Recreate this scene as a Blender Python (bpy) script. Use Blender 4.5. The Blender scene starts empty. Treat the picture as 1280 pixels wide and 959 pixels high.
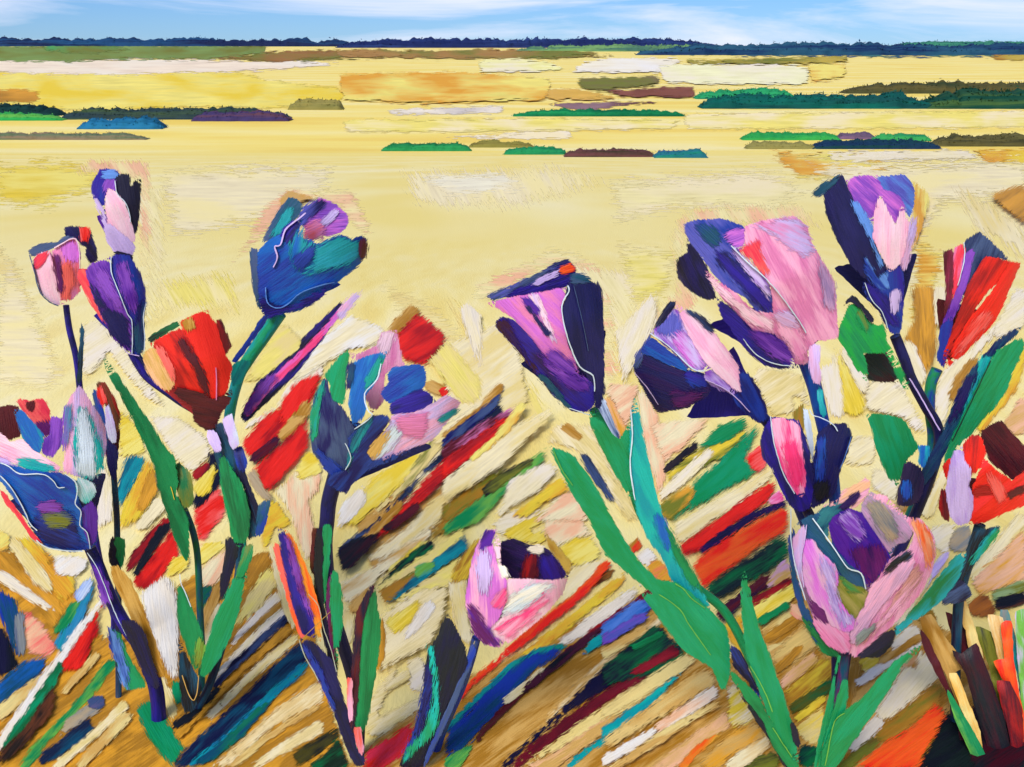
import bpy, math, random
from mathutils import Vector, noise
from mathutils.geometry import delaunay_2d_cdt

# ------------------------------------------------------------------ scene, camera, light
scene = bpy.context.scene
COL = scene.collection
W, H = 1280.0, 959.0
FPX = 1372.0            # focal length in photo pixels
HORIZON = 57.0          # photo row of the level horizon
CAM_H = 0.5
PITCH = math.atan((H / 2 - HORIZON) / FPX)

cam_data = bpy.data.cameras.new("camera")
cam_data.sensor_width = 36.0
cam_data.lens = FPX / W * 36.0
cam_data.clip_start = 0.02
cam_data.clip_end = 60000.0
cam = bpy.data.objects.new("camera", cam_data)
COL.objects.link(cam)
cam.location = (0, 0, CAM_H)
cam.rotation_euler = (math.pi / 2 - PITCH, 0, 0)
scene.camera = cam

SUN_EL, SUN_AZ = math.radians(44), math.radians(205)   # compass bearing of the sun, 180 = behind the camera
world = bpy.data.worlds.new("World")
scene.world = world
world.use_nodes = True
wn, wl = world.node_tree.nodes, world.node_tree.links
wn.clear()
w_out = wn.new("ShaderNodeOutputWorld")
w_bg = wn.new("ShaderNodeBackground")
w_sky = wn.new("ShaderNodeTexSky")
w_sky.sky_type = 'NISHITA'
w_sky.sun_disc = False
w_sky.sun_elevation = SUN_EL
w_sky.sun_rotation = SUN_AZ
w_sky.altitude = 1500.0
w_sky.air_density = 1.0
w_sky.dust_density = 0.05
w_sky.ozone_density = 4.0
w_co = wn.new("ShaderNodeTexCoord")
w_map = wn.new("ShaderNodeMapping")
w_map.inputs["Scale"].default_value = (1.6, 1.6, 15.0)
w_map.inputs["Location"].default_value = (0.55, 0.2, 0.35)
w_map.inputs["Rotation"].default_value = (0.0, math.radians(-26), 0.0)
w_noise = wn.new("ShaderNodeTexNoise")
w_noise.inputs["Scale"].default_value = 1.6
w_noise.inputs["Detail"].default_value = 7.0
w_noise.inputs["Roughness"].default_value = 0.6
w_noise.inputs["Distortion"].default_value = 0.6
w_ramp = wn.new("ShaderNodeValToRGB")
w_ramp.color_ramp.elements[0].position = 0.43
w_ramp.color_ramp.elements[0].color = (0.0, 0.0, 0.0, 1)
w_ramp.color_ramp.elements[1].position = 0.66
w_ramp.color_ramp.elements[1].color = (0.9, 0.9, 0.9, 1)
w_mix = wn.new("ShaderNodeMix")
w_mix.data_type = 'RGBA'
w_mix.inputs["B"].default_value = (12.2, 12.6, 14.8, 1)     # thin white cloud
wl.new(w_co.outputs["Generated"], w_map.inputs["Vector"])
wl.new(w_map.outputs["Vector"], w_noise.inputs["Vector"])
wl.new(w_noise.outputs["Fac"], w_ramp.inputs["Fac"])
wl.new(w_ramp.outputs["Color"], w_mix.inputs["Factor"])
w_tint = wn.new("ShaderNodeMix")
w_tint.data_type = 'RGBA'
w_tint.blend_type = 'MULTIPLY'
w_tint.inputs["Factor"].default_value = 1.0
w_tint.inputs["B"].default_value = (0.55, 0.88, 1.48, 1)
wl.new(w_sky.outputs["Color"], w_tint.inputs["A"])
wl.new(w_tint.outputs["Result"], w_mix.inputs["A"])
wl.new(w_mix.outputs["Result"], w_bg.inputs["Color"])
w_bg.inputs["Strength"].default_value = 0.055
wl.new(w_bg.outputs["Background"], w_out.inputs["Surface"])

sun_data = bpy.data.lights.new("sun", 'SUN')
sun_data.energy = 2.7
sun_data.angle = math.radians(22)
sun_data.color = (1.0, 0.95, 0.87)
sun = bpy.data.objects.new("sun", sun_data)
COL.objects.link(sun)
sd = Vector((math.sin(SUN_AZ) * math.cos(SUN_EL), math.cos(SUN_AZ) * math.cos(SUN_EL), math.sin(SUN_EL)))
sun.rotation_euler = (-sd).to_track_quat('-Z', 'Y').to_euler()

scene.view_settings.view_transform = 'Standard'
scene.view_settings.look = 'None'
scene.view_settings.exposure = 0.45
scene.view_settings.gamma = 1.0
scene.view_settings.use_curve_mapping = False
try:
    scene.cycles.max_bounces = 4
    scene.cycles.transparent_max_bounces = 16
except Exception:
    pass

# ------------------------------------------------------------------ pixels, rays, terrain
CP, SP = math.cos(PITCH), math.sin(PITCH)

def ray(x, y):
    """direction through photo pixel (x, y), scaled so its forward (Y) part is 1"""
    a, b = (x - W / 2) / FPX, (H / 2 - y) / FPX
    dy, dz = CP + b * SP, -SP + b * CP
    return a / dy, dz / dy

def upright(x, y, d):
    rx, rz = ray(x, y)
    return Vector((rx * d, d, CAM_H + rz * d))

def terr(y):
    """the flower bank is level, falls away behind the flowers and runs out into a plain"""
    def ramp(v, a, b):               # integral of a smooth 0..1 step
        if v <= a: return 0.0
        if v >= b: return (b - a) / 2 + (v - b)
        t = (v - a) / (b - a)
        return (b - a) * (t ** 3 - t ** 4 / 2)
    return -0.088 * (ramp(y, 1.8, 2.6) - ramp(y, 70, 95))

def on_ground(x, y, hfun):
    rx, rz = ray(x, y)
    lo, hi = 0.2, 9000.0
    f = lambda t: CAM_H + rz * t - terr(t) - hfun(t)
    for _ in range(46):
        m = math.sqrt(lo * hi)
        if f(m) > 0: lo = m
        else: hi = m
    m = math.sqrt(lo * hi)
    return Vector((rx * m, m, terr(m) + hfun(m)))

def ground_row(d):
    """photo row where the ground at forward distance d is seen"""
    t = (terr(d) - CAM_H) / d
    ang = math.atan(t)
    return H / 2 - FPX * math.tan(ang + PITCH)

# ------------------------------------------------------------------ colour and paint-like materials
PAL = dict(
    navy=(16, 14, 82), dnavy=(14, 12, 48), indigo=(38, 20, 140), blue=(22, 52, 150), rblue=(12, 88, 172), sky=(88, 135, 215),
    teal=(0, 140, 150), aqua=(0, 168, 158), dteal=(14, 70, 98), turq=(0, 175, 170), green=(4, 130, 72), dgreen=(5, 100, 54),
    emerald=(0, 142, 94), lgreen=(104, 170, 66), olive=(112, 116, 34), red=(228, 32, 20), dred=(158, 16, 20), maroon=(84, 14, 28),
    dmaroon=(56, 12, 26), crimson=(224, 48, 74), coral=(240, 98, 92), orange=(244, 88, 24), amber=(220, 156, 44), ochre=(170, 119, 32),
    tan=(207, 163, 86), straw=(226, 204, 130), cream=(237, 221, 174), pale=(233, 221, 198), white=(232, 227, 216), yellow=(228, 198, 54),
    lemon=(234, 217, 110), pink=(240, 166, 200), lpink=(246, 198, 216), hotpink=(246, 66, 134), rose=(216, 120, 172), magenta=(202, 104, 206),
    lilac=(196, 172, 226), purple=(82, 26, 148), violet=(128, 66, 182), plum=(92, 14, 96), peri=(84, 86, 180), slate=(58, 76, 116),
    ice=(198, 212, 228), brown=(96, 52, 28), black=(14, 18, 28), grey=(128, 132, 130), peach=(238, 182, 140), mauve=(204, 154, 194),
    taupe=(176, 156, 122), grape=(38, 12, 78))
WORDS = {k: k for k in PAL}
WORDS.update(dnavy='navy', rblue='cobalt', sky='sky-blue', aqua='aqua', dteal='petrol', turq='turquoise', dgreen='bottle-green', emerald='emerald',
    lgreen='lime', dred='dark-red', dmaroon='wine', pale='whitish', lpink='blush', hotpink='hot-pink', peri='periwinkle', ice='icy', black='blackish',
    grape='grape')

def lin(c):
    r = []
    for v in c:
        v = v / 255.0
        v = v / 12.92 if v <= 0.04045 else ((v + 0.055) / 1.055) ** 2.4
        r.append(min(0.86, max(0.0025, v)))
    return r

MATS = {}
def paint(spec, rough=0.5, bump=0.35, fray=0.0, soft=0.5):
    """brushed, streaky pigment: one or two colours mixed along the stroke (UV: u along, v across)"""
    key = (spec, rough, bump, fray, soft)
    if key in MATS: return MATS[key]
    names = spec.split('/')
    c1 = lin(PAL[names[0]])
    c2 = lin(PAL[names[1]]) if len(names) > 1 else None
    m = bpy.data.materials.new("paint_" + spec.replace('/', '_'))
    m.use_nodes = True
    nt = m.node_tree; N, L = nt.nodes, nt.links
    bs = N["Principled BSDF"]
    bs.inputs["Roughness"].default_value = rough
    bs.inputs["Specular IOR Level"].default_value = 0.3 if rough < 0.6 else 0.06
    uv = N.new("ShaderNodeUVMap")
    oi = N.new("ShaderNodeObjectInfo")
    add = N.new("ShaderNodeVectorMath"); add.operation = 'ADD'
    sc = N.new("ShaderNodeVectorMath"); sc.operation = 'SCALE'
    sc.inputs["Scale"].default_value = 310.0
    cmb = N.new("ShaderNodeCombineXYZ")
    for i in range(3): L.new(oi.outputs["Random"], cmb.inputs[i])
    L.new(cmb.outputs[0], sc.inputs[0])
    L.new(uv.outputs[0], add.inputs[0]); L.new(sc.outputs[0], add.inputs[1])
    def nz(su, sv, detail, dist=0.0):
        mp = N.new("ShaderNodeMapping"); mp.inputs["Scale"].default_value = (su, sv, 1)
        L.new(add.outputs[0], mp.inputs[0])
        n = N.new("ShaderNodeTexNoise"); n.inputs["Scale"].default_value = 1.0
        n.inputs["Detail"].default_value = detail; n.inputs["Distortion"].default_value = dist
        L.new(mp.outputs[0], n.inputs["Vector"])
        return n
    fine = nz(0.035, 0.55, 4.0, 0.25)
    broad = nz(0.016, 0.065, 3.0, 0.5)
    weave = nz(0.45, 0.45, 2.0)
    lo = [v * 0.87 for v in c1]; hi = [min(0.9, v * 1.08 + 0.006) for v in c1]
    r1 = N.new("ShaderNodeValToRGB")
    r1.color_ramp.elements[0].position = 0.30; r1.color_ramp.elements[0].color = (*lo, 1)
    r1.color_ramp.elements[1].position = 0.70; r1.color_ramp.elements[1].color = (*hi, 1)
    L.new(fine.outputs["Fac"], r1.inputs["Fac"])
    col = r1.outputs["Color"]
    if c2:
        r2 = N.new("ShaderNodeValToRGB")
        r2.color_ramp.elements[0].position = 0.44; r2.color_ramp.elements[0].color = (0, 0, 0, 1)
        r2.color_ramp.elements[1].position = 0.60; r2.color_ramp.elements[1].color = (1, 1, 1, 1)
        mx0 = N.new("ShaderNodeMix"); mx0.data_type = 'FLOAT'; mx0.inputs["Factor"].default_value = 0.26
        L.new(broad.outputs["Fac"], mx0.inputs["A"]); L.new(fine.outputs["Fac"], mx0.inputs["B"])
        L.new(mx0.outputs["Result"], r2.inputs["Fac"])
        mx = N.new("ShaderNodeMix"); mx.data_type = 'RGBA'
        L.new(r2.outputs["Color"], mx.inputs["Factor"])
        L.new(col, mx.inputs["A"]); mx.inputs["B"].default_value = (*c2, 1)
        col = mx.outputs["Result"]
    else:
        hs = N.new("ShaderNodeHueSaturation")
        mr = N.new("ShaderNodeMapRange")
        mr.inputs["From Min"].default_value = 0.3; mr.inputs["From Max"].default_value = 0.7
        mr.inputs["To Min"].default_value = 0.90; mr.inputs["To Max"].default_value = 1.08
        L.new(broad.outputs["Fac"], mr.inputs["Value"]); L.new(mr.outputs["Result"], hs.inputs["Value"])
        L.new(col, hs.inputs["Color"]); col = hs.outputs["Color"]
    L.new(col, bs.inputs["Base Color"])
    ad = N.new("ShaderNodeMath"); ad.operation = 'MULTIPLY_ADD'; ad.inputs[1].default_value = 0.35
    L.new(weave.outputs["Fac"], ad.inputs[0]); L.new(fine.outputs["Fac"], ad.inputs[2])
    bp = N.new("ShaderNodeBump"); bp.inputs["Strength"].default_value = bump; bp.inputs["Distance"].default_value = 0.002
    L.new(ad.outputs[0], bp.inputs["Height"]); L.new(bp.outputs["Normal"], bs.inputs["Normal"])
    if fray > 0:                          # dry-brush rim: the pigment thins out and breaks up towards its edge
        at = N.new("ShaderNodeAttribute"); at.attribute_name = "edge"
        dry = nz(0.09, 1.15, 4.0, 0.2)
        a = N.new("ShaderNodeMapRange")
        a.inputs["From Min"].default_value = 0.34; a.inputs["From Max"].default_value = 0.66
        a.inputs["To Min"].default_value = -0.10 * fray; a.inputs["To Max"].default_value = -1.35 * fray
        L.new(dry.outputs["Fac"], a.inputs["Value"])
        sm = N.new("ShaderNodeMath"); sm.operation = 'ADD'
        L.new(at.outputs["Fac"], sm.inputs[0]); L.new(a.outputs["Result"], sm.inputs[1])
        al = N.new("ShaderNodeMapRange")
        al.inputs["From Min"].default_value = -soft * fray; al.inputs["From Max"].default_value = soft * fray
        L.new(sm.outputs[0], al.inputs["Value"])
        L.new(al.outputs["Result"], bs.inputs["Alpha"])
    MATS[key] = m
    return m

def colour(spec):
    """palette name, name/name, or r,g,b (registered on the fly)"""
    out = []
    for s in spec.split('/'):
        if ',' in s:
            rgb = tuple(int(v) for v in s.split(','))
            key = 'c%02x%02x%02x' % rgb
            PAL[key] = rgb
            if key not in WORDS:
                best = min(((sum((p - q) ** 2 for p, q in zip(PAL[n], rgb)), n) for n in WORDS if not n.startswith('c%')), key=lambda z: z[0])
                WORDS[key] = WORDS[best[1]]
            s = key
        out.append(s)
    return '/'.join(out)

# ------------------------------------------------------------------ outlines to pieces
q = 240 / 1279.0
TILE = dict(a=(0, 190, q), b=(0, 340, q), c=(0, 480, q), d=(0, 640, q), e=(0, 780, q), f=(240, 220, q), g=(160, 360, q), h=(360, 370, q),
    i=(160, 520, q), j=(160, 680, q), k=(160, 780, q), l=(360, 520, q), m=(340, 660, q), n=(360, 780, q), o=(560, 640, q), p=(560, 780, q),
    q=(580, 310, q), r=(580, 470, q), s=(780, 250, 280 / 1279), t=(780, 360, q), u=(780, 520, q), v=(780, 660, q), w=(780, 780, q),
    x=(1000, 200, 280 / 1279), y=(1040, 360, q), z=(930, 430, 200 / 1279), A=(930, 560, 260 / 1279), B=(1060, 490, 220 / 1279),
    C=(940, 720, q), D=(1060, 640, 220 / 1279), E=(1040, 780, q), F=(960, 800, 160 / 965), G=(0, 0, 480 / 1280), H=(420, 0, 480 / 1280),
    I=(800, 0, 480 / 1280), Z=(0, 0, 1.0))

def px(tile, nums):
    x0, y0, s = TILE[tile]
    if tile in 'plowvr':                # strokes run on past the edge of a tracing tile
        nums = list(nums)
        for i in range(0, len(nums) - 1, 2):
            if tile in 'plo' and nums[i] >= 1285: nums[i] += 130; nums[i + 1] -= 80
            if tile in 'wvr' and -20 <= nums[i] <= -10: nums[i] -= 130; nums[i + 1] += 80
    return [(x0 + nums[i] * s, y0 + nums[i + 1] * s) for i in range(0, len(nums) - 1, 2)]

def seg_dist(p, a, b):
    ax, ay = a; bx, by = b
    dx, dy = bx - ax, by - ay
    l2 = dx * dx + dy * dy
    t = 0.0 if l2 == 0 else max(0.0, min(1.0, ((p[0] - ax) * dx + (p[1] - ay) * dy) / l2))
    return math.hypot(p[0] - ax - t * dx, p[1] - ay - t * dy)

def edge_dist(p, poly):
    return min(seg_dist(p, poly[i - 1], poly[i]) for i in range(len(poly)))

def inside(p, poly):
    x, y = p; c = False
    for i in range(len(poly)):
        x1, y1 = poly[i - 1]; x2, y2 = poly[i]
        if (y1 > y) != (y2 > y) and x < (x2 - x1) * (y - y1) / (y2 - y1) + x1: c = not c
    return c

def rough_outline(poly, step=5.0, amp=0.9, seed=0, grow=0.0):
    """resample the outline, soften its corners, fray it a little like a dragged brush edge"""
    pts = []
    n = len(poly)
    for i in range(n):
        a, b = poly[i], poly[(i + 1) % n]
        k = max(1, int(math.hypot(b[0] - a[0], b[1] - a[1]) / step))
        for j in range(k):
            t = j / k
            pts.append((a[0] + (b[0] - a[0]) * t, a[1] + (b[1] - a[1]) * t))
    m = len(pts)
    if m > 8:
        pts = [((pts[i - 1][0] + 8 * pts[i][0] + pts[(i + 1) % m][0]) / 10, (pts[i - 1][1] + 8 * pts[i][1] + pts[(i + 1) % m][1]) / 10) for i in range(m)]
    if grow:
        area = sum(pts[i - 1][0] * pts[i][1] - pts[i][0] * pts[i - 1][1] for i in range(m))
        g = grow if area > 0 else -grow
        new = []
        for i in range(m):
            a, b = pts[i - 1], pts[(i + 1) % m]
            dx, dy = b[0] - a[0], b[1] - a[1]; l = math.hypot(dx, dy) or 1.0
            new.append((pts[i][0] + dy / l * g, pts[i][1] - dx / l * g))
        pts = new
    out = []
    for x, y in pts:
        nx = noise.noise(Vector((x * 0.16, y * 0.16, seed * 3.7))) + 0.6 * noise.noise(Vector((x * 0.5, y * 0.5, seed * 1.3)))
        ny = noise.noise(Vector((x * 0.16 + 51, y * 0.16, seed * 2.9))) + 0.6 * noise.noise(Vector((x * 0.5 + 17, y * 0.5, seed * 1.9)))
        out.append((x + amp * nx, y + amp * ny))
    return out

def main_dir(poly):
    n = len(poly)
    cx = sum(p[0] for p in poly) / n; cy = sum(p[1] for p in poly) / n
    a = sum((p[0] - cx) ** 2 for p in poly); b = sum((p[0] - cx) * (p[1] - cy) for p in poly); d = sum((p[1] - cy) ** 2 for p in poly)
    th = 0.5 * math.atan2(2 * b, a - d)
    return math.cos(th), math.sin(th)

SEED = [0]
def sheet(name, poly, spec, front, back, origin, parent=None, step=5.0, grid=9.0, amp=0.9, rough=0.5, bump=0.35, px_uv=1.0, grow=1.6, fray=0.0, soft=0.5, along=None, thin=0.16):
    """a solid piece: outline in photo pixels, front(p, edge) and back(p, edge) give its two faces in the world"""
    SEED[0] += 1
    ol = rough_outline(poly, step, amp, SEED[0], grow)
    area = abs(sum(ol[i - 1][0] * ol[i][1] - ol[i][0] * ol[i - 1][1] for i in range(len(ol)))) / 2
    peri = sum(math.hypot(ol[i][0] - ol[i - 1][0], ol[i][1] - ol[i - 1][1]) for i in range(len(ol)))
    wide = 2 * area / max(peri, 1e-6)    # mean width of the piece
    if fray > 0:
        grid = min(grid, max(2.4, wide * 0.42)); fray = round(min(fray, max(0.6, wide * thin)), 1)
    xs = [p[0] for p in ol]; ys = [p[1] for p in ol]
    pts = [Vector(p) for p in ol]; nb = len(pts)
    gx = math.floor(min(xs) / grid) * grid
    while gx < max(xs):
        gy = math.floor(min(ys) / grid) * grid
        while gy < max(ys):
            p = (gx + grid * 0.25 * math.sin(gy * 1.7), gy + grid * 0.25 * math.sin(gx * 2.3))
            if inside(p, ol) and edge_dist(p, ol) > grid * 0.38: pts.append(Vector(p))
            gy += grid
        gx += grid
    vs, es, fs, *_rest = delaunay_2d_cdt(pts, [], [list(range(nb))], 1, 1e-4)
    if not fs: return None
    P = [(v.x, v.y) for v in vs]
    ed = [edge_dist(p, ol) for p in P]
    if fray > 0:                          # a triangle spanning a narrow tip gets a vertex of its own in the middle
        fs2 = []
        for f in fs:
            f = list(f)
            if max(ed[v] for v in f) < 0.25:
                c = (sum(P[v][0] for v in f) / 3, sum(P[v][1] for v in f) / 3)
                P.append(c); ed.append(edge_dist(c, ol)); m_ = len(P) - 1
                fs2 += [[f[0], f[1], m_], [f[1], f[2], m_], [f[2], f[0], m_]]
            else: fs2.append(f)
        fs = fs2
    n = len(P)
    V = [front(p, e) - origin for p, e in zip(P, ed)] + [back(p, e) - origin for p, e in zip(P, ed)]
    src = list(range(n)) * 2
    cnt = {}
    F = []
    for f in fs:
        f = list(f)
        a, b, c = P[f[0]], P[f[1]], P[f[2]]
        if (b[0] - a[0]) * (c[1] - a[1]) - (b[1] - a[1]) * (c[0] - a[0]) > 0: f.reverse()
        F.append(f)
        for i in range(len(f)):
            e = (f[i - 1], f[i]); cnt[e] = cnt.get(e, 0) + 1
    faces = list(F) + [[v + n for v in reversed(f)] for f in F]
    for (a, b) in cnt:                   # rim with its own vertices, so the face keeps a crisp edge
        if (b, a) not in cnt:
            k = len(V)
            V += [V[b], V[a], V[a + n], V[b + n]]; src += [b, a, a, b]
            faces.append([k, k + 1, k + 2, k + 3])
    me = bpy.data.meshes.new(name)
    me.from_pydata([tuple(v) for v in V], [], faces)
    uvl = me.uv_layers.new(name="UVMap")
    dx, dy = along or main_dir(poly)
    for lp in me.loops:
        x, y = P[src[lp.vertex_index]]
        uvl.data[lp.index].uv = ((x * dx + y * dy) * px_uv, (-x * dy + y * dx) * px_uv)
    me.materials.append(paint(spec, rough, bump, fray, soft))
    if fray > 0:
        at = me.attributes.new("edge", 'FLOAT', 'POINT')
        for k in range(len(V)): at.data[k].value = ed[src[k]] if k < 2 * n else 0.0
    nF = len(F)
    for k, pl in enumerate(me.polygons): pl.use_smooth = k < nF
    me.update()
    ob = bpy.data.objects.new(name, me)
    COL.objects.link(ob)
    if parent is not None: ob.parent = parent
    else: ob.location = origin
    return ob

def ribbon(pts, w):
    L_, R_ = [], []
    for i, p in enumerate(pts):
        a = pts[max(0, i - 1)]; b = pts[min(len(pts) - 1, i + 1)]
        dx, dy = b[0] - a[0], b[1] - a[1]; l = math.hypot(dx, dy) or 1
        ww = w * 0.56 * (0.7 + 0.5 * abs(math.sin(i * 1.9 + p[0])))
        L_.append((p[0] - dy / l * ww / 2, p[1] + dx / l * ww / 2)); R_.append((p[0] + dy / l * ww / 2, p[1] - dx / l * ww / 2))
    return L_ + R_[::-1]

def spline(pts, n=6):
    if len(pts) < 3: return pts
    out = []
    for i in range(len(pts) - 1):
        p0 = pts[max(0, i - 1)]; p1 = pts[i]; p2 = pts[i + 1]; p3 = pts[min(len(pts) - 1, i + 2)]
        for k in range(n):
            t = k / n
            out.append(tuple(0.5 * (2 * b + (c - a) * t + (2 * a - 5 * b + 4 * c - d) * t * t + (3 * b - a - 3 * c + d) * t ** 3) for a, b, c, d in zip(p0, p1, p2, p3)))
    out.append(tuple(pts[-1]))
    return out

def tube(name, pts, radii, spec, origin, parent, sides=10):
    V, F = [], []
    n = len(pts)
    for i, p in enumerate(pts):
        t = (pts[min(n - 1, i + 1)] - pts[max(0, i - 1)]).normalized()
        s = t.cross(Vector((0, 1, 0))).normalized(); u = s.cross(t)
        for k in range(sides):
            a = 2 * math.pi * k / sides
            V.append(tuple(p + (s * math.cos(a) + u * math.sin(a)) * radii[i] - origin))
    for i in range(n - 1):
        for k in range(sides):
            k2 = (k + 1) % sides
            F.append((i * sides + k, i * sides + k2, (i + 1) * sides + k2, (i + 1) * sides + k))
    F.append(tuple(range(sides))); F.append(tuple(range((n - 1) * sides, n * sides))[::-1])
    me = bpy.data.meshes.new(name); me.from_pydata(V, [], F)
    uvl = me.uv_layers.new(name="UVMap")
    for pl in me.polygons:
        pl.use_smooth = True
        for li in pl.loop_indices:
            vi = me.loops[li].vertex_index
            uvl.data[li].uv = (vi // sides * 12.0, vi % sides * 4.0)
    me.materials.append(paint(spec))
    ob = bpy.data.objects.new(name, me); COL.objects.link(ob); ob.parent = parent
    return ob

def tag(o, label=None, cat=None, group=None, kind=None):
    if label: o["label"] = label
    if cat: o["category"] = cat
    if group: o["group"] = group
    if kind: o["kind"] = kind
    return o

# ------------------------------------------------------------------ ground
def make_ground():
    ys = [-6.0, -2.0, 0.0]
    y = 0.3
    while y < 3.2: ys.append(y); y += 0.05
    while y < 12: ys.append(y); y *= 1.05
    while y < 130: ys.append(y); y *= 1.04
    while y < 40000: ys.append(y); y *= 1.35
    V, F = [], []
    nx = 41
    for y in ys:
        half = 4.0 + abs(y) * 1.6
        for i in range(nx):
            V.append(((i / (nx - 1) * 2 - 1) * half, y, terr(y)))
    for j in range(len(ys) - 1):
        for i in range(nx - 1):
            F.append((j * nx + i, j * nx + i + 1, (j + 1) * nx + i + 1, (j + 1) * nx + i))
    me = bpy.data.meshes.new("ground"); me.from_pydata(V, [], F)
    for pl in me.polygons: pl.use_smooth = True
    m = bpy.data.materials.new("pale_dry_grass"); m.use_nodes = True
    N, L = m.node_tree.nodes, m.node_tree.links
    bs = N["Principled BSDF"]; bs.inputs["Roughness"].default_value = 0.7; bs.inputs["Specular IOR Level"].default_value = 0.15
    geo = N.new("ShaderNodeNewGeometry")
    def nz(scale, detail, rz=0.0, dist=0.4):
        mp = N.new("ShaderNodeMapping"); mp.inputs["Scale"].default_value = scale; mp.inputs["Rotation"].default_value = (0, 0, math.radians(rz))
        L.new(geo.outputs["Position"], mp.inputs[0])
        n = N.new("ShaderNodeTexNoise"); n.inputs["Scale"].default_value = 1.0; n.inputs["Detail"].default_value = detail; n.inputs["Distortion"].default_value = dist
        L.new(mp.outputs[0], n.inputs["Vector"]); return n
    def ramp(n, stops):
        r = N.new("ShaderNodeValToRGB"); e = r.color_ramp.elements
        e[0].position, e[0].color = stops[0][0], (*stops[0][1], 1); e[1].position, e[1].color = stops[-1][0], (*stops[-1][1], 1)
        for p, c in stops[1:-1]:
            k = e.new(p); k.color = (*c, 1)
        L.new(n.outputs["Fac"], r.inputs["Fac"]); return r
    near = ramp(nz((16, 3.4, 1), 4, -30, 0.2), [(0.32, lin((222, 194, 98))), (0.44, lin((231, 211, 130))), (0.55, lin((236, 220, 150))), (0.66, lin((239, 228, 184)))])
    far = ramp(nz((0.03, 0.10, 1), 4, 4, 0.3), [(0.36, lin((232, 202, 92))), (0.46, lin((236, 213, 108))), (0.56, lin((237, 218, 130))), (0.66, lin((238, 223, 152)))])
    mid = ramp(nz((0.9, 0.30, 1), 2, 4, 0.2), [(0.36, lin((232, 212, 122))), (0.46, lin((234, 216, 136))), (0.56, lin((236, 221, 150))), (0.66, lin((237, 224, 166)))])
    sep = N.new("ShaderNodeSeparateXYZ"); L.new(geo.outputs["Position"], sep.inputs[0])
    def fade(a, b):
        r = N.new("ShaderNodeMapRange"); r.inputs["From Min"].default_value = a; r.inputs["From Max"].default_value = b
        L.new(sep.outputs["Y"], r.inputs["Value"]); return r
    def mix(f, a, b):
        x = N.new("ShaderNodeMix"); x.data_type = 'RGBA'; x.inputs["Factor"].default_value = 0.5
        if f: L.new(f.outputs["Result"], x.inputs["Factor"])
        L.new(a, x.inputs["A"]); L.new(b, x.inputs["B"]); return x.outputs["Result"]
    nm = mix(None, near.outputs["Color"], mid.outputs["Color"])
    c = mix(fade(2.0, 4.0), nm, mid.outputs["Color"])
    c = mix(fade(12, 60), c, far.outputs["Color"])
    L.new(c, bs.inputs["Base Color"])
    hn = nz((260, 60, 1), 4, 35)
    bp = N.new("ShaderNodeBump"); bp.inputs["Strength"].default_value = 0.35; bp.inputs["Distance"].default_value = 0.004
    L.new(hn.outputs["Fac"], bp.inputs["Height"]); L.new(bp.outputs["Normal"], bs.inputs["Normal"])
    me.materials.append(m)
    ob = bpy.data.objects.new("ground", me); COL.objects.link(ob)
    tag(ob, "pale yellow dry ground sloping down to a wide plain", kind="structure")
make_ground()

# ------------------------------------------------------------------ strips lying on the ground
CELL = {}
def layer_of(poly, cell=5.0):
    """how many earlier pieces this one lies on"""
    xs = [p[0] for p in poly]; ys = [p[1] for p in poly]
    hit = []
    x = math.floor(min(xs) / cell) * cell
    while x <= max(xs):
        y = math.floor(min(ys) / cell) * cell
        while y <= max(ys):
            if inside((x + cell / 2, y + cell / 2), poly) or edge_dist((x + cell / 2, y + cell / 2), poly) < 2.5: hit.append((x, y))
            y += cell
        x += cell
    lv = 1 + max([CELL.get(h_, 0) for h_ in hit] or [0])
    for h_ in hit: CELL[h_] = lv
    return lv

def lay(name, poly, spec, lv, base=0.0010, stepz=0.0006, **kw):
    top = lambda e: (lambda t: t * (base + stepz * lv + 0.25 * stepz * min(1.0, e / 7.0)))
    bot = lambda t: -0.004 * t
    n = len(poly)
    c = on_ground(sum(p[0] for p in poly) / n, sum(p[1] for p in poly) / n, lambda t: 0.0)
    flat = lambda p, e: Vector((lambda a: (a.x, a.y, terr(a.y) - 0.004 * a.y))(on_ground(p[0], p[1], top(e))))
    return sheet(name, poly, spec, lambda p, e: on_ground(p[0], p[1], top(e)), flat, c, **kw)

def make_fields(text, patch=False):
    for ln in text.strip().splitlines():
        t = ln.split()
        if not t: continue
        spec, tile, nums = colour(t[0]), t[1], [float(v) for v in t[2:]]
        poly = px(tile, nums)
        if patch:                         # broad soft patches of paler and deeper stubble on the slope
            ob = lay("field", poly, spec, layer_of(poly), base=0.00008, stepz=0.00004, step=7, grid=7, amp=2.0, rough=0.75, bump=0.15, px_uv=0.6, grow=6.0, fray=16.0, soft=0.12, thin=0.4,
                     along=(1.0, 0.0) if len(t) % 4 else (0.5, 0.86))
            if ob: tag(ob, "soft %s stubble patch on the slope behind the tulips" % WORDS[spec.split('/')[0]], kind="structure")
            continue
        lv = layer_of(poly, 4.0)
        ob = lay("field", poly, spec, lv, base=0.00015, stepz=0.0001, step=9, grid=4.5, amp=1.0, rough=0.75, grow=2.6, fray=4.0, soft=0.15, thin=0.3, along=(1.0, 0.0), bump=0.2, px_uv=0.7)
        if ob: tag(ob, "%s strip of the far plain" % WORDS[spec.split('/')[0]], kind="structure")

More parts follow.
